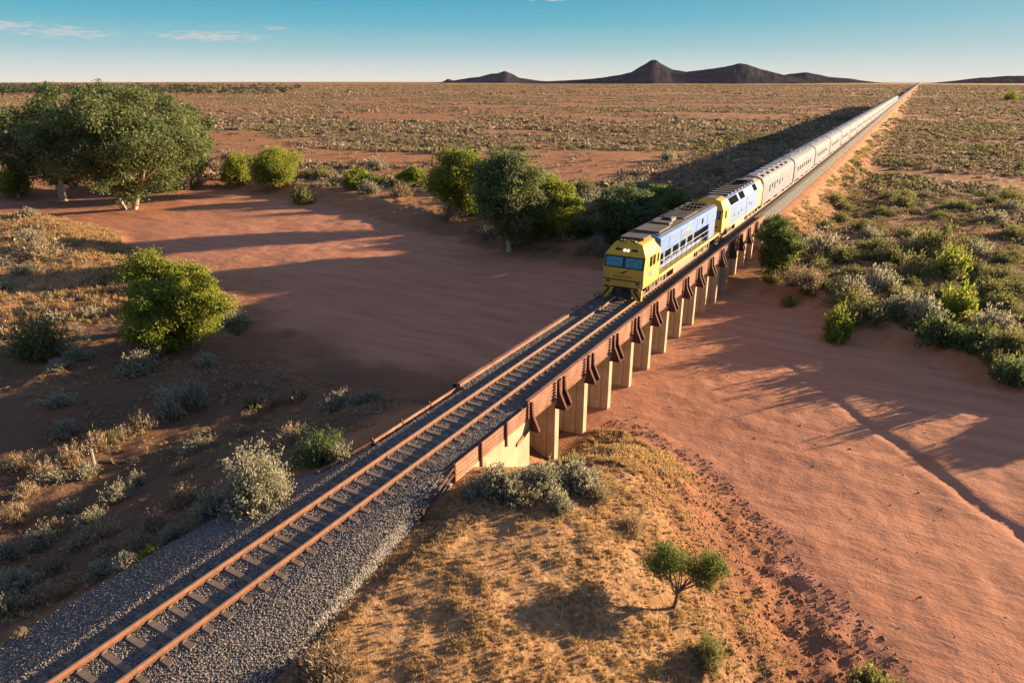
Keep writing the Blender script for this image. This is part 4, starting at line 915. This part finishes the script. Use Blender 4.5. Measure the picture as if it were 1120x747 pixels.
# ------------------------------------------------------------------ train
def rings_loft(mb, rings, cap0=True, cap1=True):
    k = len(rings[0])
    V = [p for r in rings for p in r]; fs = []
    for i in range(len(rings) - 1):
        for j in range(k - 1): fs.append((i * k + j, i * k + j + 1, (i + 1) * k + j + 1, (i + 1) * k + j))
    # end caps, strip by strip from side to side
    for on, b in ((cap0, 0), (cap1, (len(rings) - 1) * k)):
        if on:
            for j in range(k // 2):
                a, c = b + j, b + k - 1 - j
                if j + 1 == c - b - 1: fs.append((a, a + 1, c)) if a + 1 != c - 1 or True else None
                else: fs.append((a, a + 1, c - 1, c))
    fs.append(tuple([i * k for i in range(len(rings))] + [i * k + k - 1 for i in range(len(rings) - 1, -1, -1)]))
    mb.add(V, fs)
def mirror_ring(half, yf):
    """half: [(x,z)...] from the sill up to the middle of the roof"""
    return [(x, yf(z), z) for x, z in half] + [(-x, yf(z), z) for x, z in half[-2::-1]]
WHEEL = None
def wheel_mesh():
    mb = MB()
    for s in (-1, 1):
        mb.cyl((s * .73, 0, 0), 'x', .46, -.065, .065, 20); mb.cyl((s * .69, 0, 0), 'x', .50, -.02, .02, 20); mb.cyl((s * .80, 0, 0), 'x', .16, -.02, .06, 10)
    mb.cyl((0, 0, 0), 'x', .08, -.7, .7, 8); return mb.mesh('wheel', M['wheel'])
WHEEL = wheel_mesh()
def bogie(root, y, axles, span):
    mb = MB()
    for s in (-1, 1):
        pr = [(-span - .55, .62), (-span - .35, .42), (-span * .45, .30), (span * .45, .30), (span + .35, .42), (span + .55, .62), (span + .3, .80), (-span - .3, .80)]
        mb.prism(pr, 'x', s * .93 if s > 0 else -1.10, 1.10 if s > 0 else -.93)
        n = axles
        for i in range(n):
            yy = -span + 2 * span * i / (n - 1); mb.box(min(s * 1.09, s * 1.18), max(s * 1.09, s * 1.18), yy - .17, yy + .17, .33, .68)
        for yy in np.linspace(-span * .5, span * .5, 2 if axles == 2 else 4): mb.cyl((s * 1.05, yy, 0), 'z', .11, .5, .95, 8)
    mb.box(-.95, .95, -.25, .25, .5, .95)
    o = mb.build('bogie', M['underframe'], root); o.location = (0, y, 0)
    for i in range(axles):
        q = link('wheel', WHEEL, o); q.location = (0, -span + 2 * span * i / (axles - 1), .46)
    return o
def text(body, size, m, parent, loc, rot, name='lettering'):
    cu = bpy.data.curves.new(name, 'FONT'); cu.body = body; cu.size = size; cu.extrude = .004; cu.align_x = 'CENTER'; cu.align_y = 'CENTER'; cu.materials.append(m)
    tmp = bpy.data.objects.new(name, cu); COL.objects.link(tmp)
    me = bpy.data.meshes.new_from_object(tmp.evaluated_get(bpy.context.evaluated_depsgraph_get())); bpy.data.objects.remove(tmp)
    o = link(name, me, parent); o.location = loc; o.rotation_euler = rot; return o
EAGLE = [(-.95, -.12), (-.30, .02), (.10, .30), (.95, .55), (.55, .30), (.62, .22), (.35, .05), (.05, -.12), (-.15, -.32), (-.28, -.12)]
def eagle(mb, f, th): mb.slab([f(a, b) for a, b in EAGLE], th)
def make_loco_one():
    T = empty('diesel_locomotive', (float(xc(42.6)), 42.6, 0), 0, 'leading pale blue diesel locomotive with a yellow flat-nosed cab', 'locomotive')
    half = [(1.42, 1.02), (1.45, 1.32), (1.45, 2.30), (1.45, 3.16), (1.00, 3.88), (.5, 4.02), (0, 4.05)]
    yf = lambda z: 0 if z <= 2.3 else (.20 * (z - 2.3) / .86 if z <= 3.16 else .20 + .62 * (z - 3.16) / .86)
    mb = MB(); rings_loft(mb, [mirror_ring(half, yf), mirror_ring(half, lambda z: 1.0), mirror_ring(half, lambda z: 3.5)])
    cab = mb.build('cab', M['yellow'], T, False, .04)
    fr = lambda x, z, o=.0: (x, yf(z) - o, z)
    # windscreen band, two panes
    mb = MB(); mb.slab([fr(1.40, 2.34), fr(-1.40, 2.34), fr(-1.40, 3.14), fr(1.40, 3.14)][::-1], .0); mb = MB()
    P = lambda x, z, o: (x, yf(z) - o, z)
    mb.add([P(-1.40, 2.33, .03), P(1.40, 2.33, .03), P(1.40, 3.13, .03), P(-1.40, 3.13, .03), P(-1.40, 2.33, -.02), P(1.40, 2.33, -.02), P(1.40, 3.13, -.02), P(-1.40, 3.13, -.02)], [(0, 1, 2, 3), (4, 7, 6, 5), (0, 4, 5, 1), (1, 5, 6, 2), (2, 6, 7, 3), (3, 7, 4, 0)])
    sur = mb.build('windscreen', M['black'], T)
    for s in (-1, 1):
        mb = MB(); a, b = sorted((s * .10, s * 1.28))
        mb.add([P(a, 2.42, .045), P(b, 2.42, .045), P(b, 3.04, .045), P(a, 3.04, .045), P(a, 2.42, .031), P(b, 2.42, .031), P(b, 3.04, .031), P(a, 3.04, .031)], [(0, 1, 2, 3), (4, 7, 6, 5), (0, 4, 5, 1), (1, 5, 6, 2), (2, 6, 7, 3), (3, 7, 4, 0)])
        mb.build('pane', M['glass'], sur)
        # marker cluster and twin headlight above the windscreen
        mb = MB(); mb.tube([P(s * .66, 3.48, .03), P(s * .66, 3.48, -.15)], .13, 12); mb.tube([P(s * .44, 3.48, .03), P(s * .44, 3.48, -.15)], .10, 12); mb.build('marker_light', M['black'], T)
        mb = MB(); mb.tube([P(s * .12, 3.47, .05), P(s * .12, 3.47, -.12)], .09, 12); mb.build('headlight', M['lamp'], T)
        mb = MB(); mb.box(s * 1.05 - .1, s * 1.05 + .1, -.06, .02, 1.30, 1.42); mb.build('ditch_light', M['black'], T)
        # snow-plough shaped pilot: yellow outer wings, black stripes
        mb = MB(); mb.prism([(s * .62, .95), (s * 1.42, .95), (s * 1.42, .22), (s * 1.15, .18), (s * .80, .45)], 'y', -.14, .15); pil = mb.build('pilot', M['yellow'], T, False, .02)
        mb = MB(); mb.slab([(s * .78, -.142, .93), (s * .98, -.142, .93), (s * 1.36, -.142, .40), (s * 1.36, -.142, .24), (s * 1.30, -.142, .23)], -.004 * s)
        mb.build('stripe', M['black'], pil)
        mb = MB(); mb.box(s * 1.12 - .16, s * 1.12 + .16, -.22, -.142, .95, 1.05); mb.box(s * .74 - .14, s * .74 + .14, -.26, -.142, .5, .56); mb.build('step', M['black'], T)
        mb = MB(); mb.tube([(s * 1.30, -.06, 1.2), (s * 1.30, -.09, 1.25), (s * 1.30, -.09, 2.2), (s * 1.30, -.0, 2.25)], .018, 6); mb.build('handrail', M['white'], T)
        # cab side: windows and door
        for (y0, y1, z0, z1) in ((1.15, 1.7, 2.35, 3.05), (1.85, 2.4, 2.35, 3.05)):
            mb = MB(); mb.box(min(s * 1.44, s * 1.465), max(s * 1.44, s * 1.465), y0, y1, z0, z1); mb.build('side_window', M['darkglass'], T)
        mb = MB(); mb.box(min(s * 1.44, s * 1.462), max(s * 1.44, s * 1.462), 2.65, 3.3, 1.4, 3.1); d = mb.build('cab_door', M['cream'], T)
        mb = MB(); mb.box(min(s * 1.462, s * 1.47), max(s * 1.462, s * 1.47), 2.78, 3.16, 2.4, 3.0); mb.build('pane', M['darkglass'], d)
        mb = MB(); mb.box(min(s * 1.452, s * 1.456), max(s * 1.452, s * 1.456), .55, 2.4, 1.55, 2.15); q = mb.build('number_panel', M['cream'], T)
        text('NR', .62, M['blue'], q, (s * 1.460, 1.45, 1.85), (R(90), 0, R(90) * s))
    mb = MB(); mb.box(-.30, .30, -.20, .1, .62, .98); mb.box(-.12, .12, -.62, -.1, .72, 1.0); mb.box(-.2, .2, -.72, -.5, .70, 1.02); mb.tube([(.35, -.15, .9), (.38, -.35, .5), (.3, -.2, .3)], .03, 6); mb.tube([(-.35, -.15, .9), (-.38, -.35, .5), (-.3, -.2, .3)], .03, 6); mb.box(-.7, .7, .05, .3, .25, .95); mb.build('coupler', M['black'], T)
    mb = MB(); mb.box(-1.43, 1.43, -.09, -.002, 1.50, 1.54); mb.build('nose_seam', M['black'], T)
    mb = MB(); eagle(mb, lambda a, b: (a * .36, -.004, 2.02 + b * .32), -.012); mb.build('emblem', M['black'], T)
    T.scale = (1, .945, 1)
    text('INDIAN PACIFIC', .20, M['underframe'], T, (0, -.008, 1.74), (R(90), 0, 0))
    # hood behind the cab
    mb = MB(); mb.box(-.98, .98, 3.5, 19.6, 1.30, 2.74); lo = mb.build('lower_hood', M['blue'], T)
    hh = [(1.36, 2.70), (1.40, 2.76), (1.40, 3.80), (1.30, 3.90), (.9, 4.0), (0, 4.02)]
    mb = MB(); rings_loft(mb, [mirror_ring(hh, lambda z: 3.52), mirror_ring(hh, lambda z: 19.6)]); up = mb.build('upper_hood', M['blue'], T, False, .02)
    mb = MB(); mb.box(-1.36, 1.36, 17.3, 19.58, 1.32, 2.72); mb.build('rear_panel', M['blue'], T)
    for s in (-1, 1):
        xs = sorted((s * 1.40, s * 1.408))
        mb = MB(); eagle(mb, lambda a, b: (s * 1.402, 10.6 + s * 0 + a * .75, 3.42 + b * .55), -.006 * s); mb.build('emblem', M['yellow'], up)
        text('INDIAN PACIFIC', .36, M['cream'], up, (s * 1.404, 10.4, 3.02), (R(90), 0, R(90) * s))
        for yy in (5.6, 8.6, 13.2, 16.4):      # panel joints and vents on the upper hood
            mb = MB(); mb.box(*xs, yy - .02, yy + .02, 2.8, 3.78); mb.build('panel_joint', M['grille'], up)
        mb = MB(); mb.box(*xs, 14.6, 15.1, 3.1, 3.55); mb.build('vent', M['grille'], up)
        for (a, b, z0, z1) in ((4.6, 5.7, 1.6, 2.6), (6.2, 7.6, 1.75, 2.55), (8.2, 9.6, 1.75, 2.55), (10.2, 11.6, 1.75, 2.55), (12.2, 13.6, 1.75, 2.55), (14.2, 17.0, 1.6, 2.62)):
            mb = MB(); mb.box(min(s * .975, s * 1.0), max(s * .975, s * 1.0), a, b, z0, z1); mb.build('grille', M['grille'], lo)
        # walkway sill, handrails
        mb = MB(); mb.box(min(s * .99, s * 1.45), max(s * .99, s * 1.45), 3.52, 21.3, 1.04, 1.29); mb.build('walkway_sill', M['cream'], T)
        mb = MB(); mb.tube([(s * 1.42, 3.7, 2.25), (s * 1.42, 17.2, 2.25)], .022, 6); mb.tube([(s * 1.42, 3.7, 1.8), (s * 1.42, 17.2, 1.8)], .016, 6)
        for yy in np.arange(3.7, 17.3, 1.35): mb.tube([(s * 1.42, yy, 1.28), (s * 1.42, yy, 2.26)], .022, 6)
        mb.build('handrail', M['white'], T)
        mb = MB(); mb.box(min(s * 1.2, s * 1.42), max(s * 1.2, s * 1.42), 20.4, 21.2, .3, .36); mb.box(min(s * 1.2, s * 1.42), max(s * 1.2, s * 1.42), 20.4, 21.2, .65, .7); mb.build('step', M['black'], T)
    mb = MB(); mb.prism([(-1.30, .95), (-1.30, .45), (-1.0, .24), (1.0, .24), (1.30, .45), (1.30, .95)], 'y', 7.6, 13.4); mb.build('fuel_tank', M['tank'], T, False, .02)
    mb = MB(); mb.box(-1.0, 1.0, .3, 21.2, .85, 1.03); mb.build('underframe', M['black'], T)
    bogie(T, 4.3, 3, 1.85); bogie(T, 17.0, 3, 1.85)
    # roof equipment
    mb = MB(); mb.box(-1.18, 1.18, 3.9, 19.5, 3.99, 4.045); rf = mb.build('roof_panel', M['roof'], T)
    mb = MB(); mb.box(-.85, .85, 1.3, 2.9, 4.03, 4.22); mb.build('air_conditioner', M['roof'], T, False, .04)
    mb = MB(); mb.box(-.95, .95, 4.4, 7.2, 4.046, 4.16); mb.box(-.7, .7, 7.6, 8.6, 4.046, 4.24); mb.build('hatch', M['roof'], T, False, .03)
    mb = MB(); mb.box(-.4, .4, 9.2, 10.4, 4.046, 4.30); mb.box(-.28, .28, 9.35, 10.25, 4.30, 4.34); mb.build('exhaust_stack', M['black'], T)
    for yy in (15.4, 17.0, 18.6):
        mb = MB(); mb.cyl((0, yy, 0), 'z', .74, 4.046, 4.16, 24); f = mb.build('radiator_fan', M['grille'], T)
        mb = MB()
        for q in range(5): mb.box(-.6 + q * .3 - .02, -.6 + q * .3 + .02, yy - .45, yy + .45, 4.16, 4.175)
        mb.build('guard', M['roof'], f)
    mb = MB(); mb.box(-.9, .9, 10.9, 15.0, 4.046, 4.10)
    for yy in np.arange(11.1, 15, .55): mb.box(-.8, .8, yy, yy + .3, 4.10, 4.13)
    mb.build('hatch', M['roof'], T)
    for s in (-1, 1):
        mb = MB(); mb.tube([(s * .5, .95, 4.0), (s * .5, .4, 4.12)], [.05, .09], 8); mb.tube([(s * .3, 1.0, 4.0), (s * .3, .55, 4.14)], [.04, .07], 8); mb.build('horn', M['black'], T)
    return T
def make_loco_two():
    Y0 = 63.5; T = empty('diesel_locomotive', (float(xc(Y0)), Y0, 0), 0, 'second blue diesel locomotive with yellow ends and grilles in its sloping roof edge', 'locomotive')
    T.scale = (1, 1.12, 1)
    half = [(1.42, 1.02), (1.45, 1.25), (1.45, 2.2), (1.45, 3.10), (1.02, 3.82), (.5, 3.98), (0, 4.0)]
    yf = lambda z: 0 if z <= 2.2 else (.12 * (z - 2.2) / .9 if z <= 3.1 else .12 + .5 * (z - 3.1) / .9)
    mb = MB(); rings_loft(mb, [mirror_ring(half, yf), mirror_ring(half, lambda z: .8), mirror_ring(half, lambda z: 2.5)]); mb.build('cab', M['orange'], T, False, .03)
    mb = MB(); rings_loft(mb, [mirror_ring(half, lambda z: 2.504), mirror_ring(half, lambda z: 13.9)]); body = mb.build('body', M['blue'], T, False, .02)
    mb = MB(); rings_loft(mb, [mirror_ring(half, lambda z: 13.904), mirror_ring(half, lambda z: 15.9)]); mb.build('rear_end', M['cream'], T, False, .03)
    P = lambda x, z, o: (x, yf(z) - o, z)
    for s in (-1, 1):
        mb = MB(); a, b = sorted((s * .25, s * 1.25))
        mb.add([P(a, 2.28, .03), P(b, 2.28, .03), P(b, 3.05, .03), P(a, 3.05, .03), P(a, 2.28, -.02), P(b, 2.28, -.02), P(b, 3.05, -.02), P(a, 3.05, -.02)], [(0, 1, 2, 3), (4, 7, 6, 5), (0, 4, 5, 1), (1, 5, 6, 2), (2, 6, 7, 3), (3, 7, 4, 0)])
        q = mb.build('windscreen', M['black'], T)
        mb = MB(); a, b = sorted((s * .33, s * 1.17))
        mb.add([P(a, 2.36, .042), P(b, 2.36, .042), P(b, 2.97, .042), P(a, 2.97, .042), P(a, 2.36, .031), P(b, 2.36, .031), P(b, 2.97, .031), P(a, 2.97, .031)], [(0, 1, 2, 3), (4, 7, 6, 5), (0, 4, 5, 1), (1, 5, 6, 2), (2, 6, 7, 3), (3, 7, 4, 0)])
        mb.build('pane', M['darkglass'], q)
        mb = MB(); mb.tube([P(s * .12, 3.42, .04), P(s * .12, 3.42, -.1)], .085, 12); mb.build('headlight', M['black'], T)
        mb = MB(); mb.box(s * .9 - .12, s * .9 + .12, -.05, .02, 1.55, 1.68); mb.build('marker_light', M['black'], T)
        mb = MB(); mb.box(min(s * 1.44, s * 1.462), max(s * 1.44, s * 1.462), .75, 1.35, 2.25, 2.95); mb.build('side_window', M['darkglass'], T)
        mb = MB(); mb.box(min(s * 1.44, s * 1.462), max(s * 1.44, s * 1.462), 1.65, 2.25, 1.2, 3.0); mb.build('cab_door', M['cream'], T)
        mb = MB(); mb.box(min(s * 1.44, s * 1.46), max(s * 1.44, s * 1.46), 14.3, 14.75, 1.3, 3.0); mb.build('rear_door', M['black'], T)
        # grilles in the slope between side and roof
        for (y0, y1) in ((2.7, 5.6), (6.3, 8.1), (11.9, 13.3)):
            mb = MB(); q = lambda y, t, o: (s * (1.45 - .43 * t + o * .86), y, 3.10 + .72 * t + o * .51)
            mb.add([q(y0, .08, .02), q(y1, .08, .02), q(y1, .92, .02), q(y0, .92, .02), q(y0, .08, -.02), q(y1, .08, -.02), q(y1, .92, -.02), q(y0, .92, -.02)], [(0, 1, 2, 3), (4, 7, 6, 5), (0, 4, 5, 1), (1, 5, 6, 2), (2, 6, 7, 3), (3, 7, 4, 0)])
            mb.build('grille', M['grille'], body)
        for (a, b) in ((4.2, 2.0), (5.8, 1.9), (7.0, 2.0), (10.2, 2.2), (11.0, 2.0)):
            mb = MB(); mb.cyl((s * 1.452, a, b), 'x', .12, -.01, .01, 12); mb.build('porthole', M['grille'], body)
        mb = MB(); mb.box(min(s * 1.45, s * 1.456), max(s * 1.45, s * 1.456), 8.9, 9.0, 1.3, 3.05); mb.build('panel_joint', M['grille'], body)
        mb = MB(); mb.box(min(s * 1.45, s * 1.457), max(s * 1.45, s * 1.457), 2.51, 13.9, 1.06, 1.26); mb.build('sill_stripe', M['cream'], body)
        mb = MB(); mb.prism([(s * .55, .95), (s * 1.38, .95), (s * 1.38, .3), (s * 1.1, .22), (s * .7, .5)], 'y', -.1, .12); mb.build('pilot', M['orange'], T)
    mb = MB(); mb.box(-.3, .3, -.2, .1, .62, .98); mb.box(-.14, .14, -.45, -.1, .72, 1.0); mb.build('coupler', M['black'], T)
    mb = MB(); mb.box(-.55, .55, .8, 15.6, 3.985, 4.03); mb.build('roof_panel', M['roof'], T)
    mb = MB()
    for yy in np.arange(3.0, 13.5, 1.25): mb.box(-.95, .95, yy, yy + .55, 3.95, 4.10)
    mb.build('hatch', M['roof'], T, False, .02)
    for yy in (10.2, 12.0):
        mb = MB(); mb.cyl((0, yy, 0), 'z', .6, 4.0, 4.17, 20); mb.build('radiator_fan', M['grille'], T)
    mb = MB(); mb.box(-1.2, 1.2, 6.0, 9.8, .28, .95); mb.build('fuel_tank', M['tank'], T, False, .03)
    mb = MB(); mb.box(-1.0, 1.0, .2, 15.8, .85, 1.03); mb.build('underframe', M['black'], T)
    bogie(T, 3.1, 3, 1.6); bogie(T, 12.8, 3, 1.6)
    return T
make_loco_one(); make_loco_two()

CH = [(1.44, .86), (1.47, 1.05), (1.47, 3.05), (1.40, 3.45), (1.18, 3.80), (.8, 4.02), (.4, 4.11), (0, 4.13)]
CL = 22.1
def carriage_parts(van):
    P = []; mb = MB(); rings_loft(mb, [mirror_ring(CH, lambda z: .25), mirror_ring(CH, lambda z: CL - .25)])
    P.append(('body', mb.mesh('body', M['steel']), None))
    rh = [(1.425, 3.36), (1.405, 3.46), (1.185, 3.81), (.803, 4.03), (.402, 4.122), (0, 4.142)]
    mb = MB(); rings_loft(mb, [mirror_ring(rh, lambda z: .27), mirror_ring(rh, lambda z: CL - .27)], True, True)
    if van:
        for yy in np.arange(1.2, 20, 3.1): mb.box(-.5, .5, yy, yy + 1.2, 4.09, 4.18)
    else:
        for yy in (2.5, 10.6, 18.4): mb.box(-.45, .45, yy, yy + 1.3, 4.11, 4.19)
    P.append(('roof', mb.mesh('roof', M['steelroof']), None))
    if van:
        for s in (-1, 1):
            mb = MB()
            for yy in np.arange(1.5, 20, 3.1): mb.box(s * .85 - .2, s * .85 + .2, yy, yy + .7, 3.93, 4.06)
            P.append(('roof_grille', mb.mesh('roof_grille', M['grille']), None))
    wn = [(4.2, 4.7, 1.9, 2.7), (5.6, 6.2, 2.3, 2.75), (7.4, 7.9, 1.9, 2.7), (8.8, 9.4, 2.35, 2.75), (10.8, 11.3, 2.0, 2.6), (12.6, 13.0, 2.2, 2.6)] if van else [(a, a + 1.0, 2.05, 2.62) for a in (3.2, 5.3, 7.4, 9.5, 11.6, 13.7, 15.8)]
    for s in (-1, 1):
        for (a, b, z0, z1) in wn:
            mb = MB(); mb.box(min(s * 1.46, s * 1.482), max(s * 1.46, s * 1.482), a, b, z0, z1); P.append(('window', mb.mesh('window', M['darkglass'] if not van else M['grille']), None))
        for a in ((1.0, 20.2) if not van else (15.2, 18.0)):
            mb = MB(); mb.box(min(s * 1.46, s * 1.478), max(s * 1.46, s * 1.478), a, a + .85, 1.0, 3.05); mb.box(min(s * 1.478, s * 1.484), max(s * 1.478, s * 1.484), a - .03, a, .98, 3.07); mb.box(min(s * 1.478, s * 1.484), max(s * 1.478, s * 1.484), a + .85, a + .88, .98, 3.07); P.append(('door', mb.mesh('door', M['steelroof']), None))
        mb = MB(); mb.box(min(s * 1.46, s * 1.476), max(s * 1.46, s * 1.476), .6, CL - .6, 1.10, 1.16); mb.box(min(s * 1.46, s * 1.476), max(s * 1.46, s * 1.476), .6, CL - .6, 2.85, 2.89); P.append(('side_moulding', mb.mesh('side_moulding', M['steelroof']), None))
    mb = MB()
    for y0 in (0.02, CL - .25): mb.prism([(-.95, 1.0), (.95, 1.0), (.95, 3.5), (.6, 3.85), (-.6, 3.85), (-.95, 3.5)], 'y', y0, y0 + .23)
    P.append(('gangway', mb.mesh('gangway', M['black']), None))
    mb = MB(); mb.box(-1.0, 1.0, 1.0, CL - 1, .62, .9); mb.box(-1.25, 1.25, 7.2, 9.4, .35, .86); mb.box(-1.25, 1.25, 11.6, 14.4, .38, .86); P.append(('underframe', mb.mesh('underframe', M['underframe']), None))
    return P
def make_carriages():
    def build(van, loc, rz, l):
        T = empty('passenger_carriage', loc, rz, l, 'carriage', 'silver passenger carriages of the train')
        for n, me, _ in (VAN if van else CAR): link(n, me, T)
        for y in (3.2, CL - 3.2): bogie(T, y, 2, 1.15)
        return T
    VAN, CAR = carriage_parts(True), carriage_parts(False)
    words = 'first second third fourth fifth sixth seventh eighth ninth tenth eleventh twelfth thirteenth fourteenth fifteenth sixteenth seventeenth eighteenth nineteenth twentieth twenty-first twenty-second twenty-third twenty-fourth'.split()
    y = 81.7; proto = None; NC = 23
    for k in range(NC):
        x0, x1 = float(xc(y)), float(xc(y + CL)); rz = -math.atan2(x1 - x0, CL)
        l = 'silver service van with dark vents and roof grilles coupled behind the blue locomotives' if k == 0 else ('last silver carriage at the far end of the train' if k == NC - 1 else words[k] + ' silver carriage counted from the locomotives')
        if k < 2: T = build(k == 0, (x0, y, 0), rz, l); proto = T
        else:
            T = copy_tree(proto); T.location = (x0, y, 0); T.rotation_euler = (0, 0, rz); T['label'] = l
        y += CL + .35
make_carriages()

# ------------------------------------------------------------------ air
def make_haze():
    mb = MB(); mb.box(-9700, 9700, -9700, 9700, -16, 320); m = bpy.data.materials.new('haze'); m.use_nodes = True; nt = m.node_tree; nt.nodes.clear()
    o = nt.nodes.new('ShaderNodeOutputMaterial'); v = nt.nodes.new('ShaderNodeVolumePrincipled'); nt.links.new(v.outputs[0], o.inputs['Volume'])
    v.inputs['Color'].default_value = (.90, .90, .93, 1); v.inputs['Density'].default_value = HAZE; v.inputs['Anisotropy'].default_value = 0
    tag(mb.build('haze', m), 'thin evening haze over the plain', None, None, 'stuff')
HAZE = 3.5e-6
make_haze()
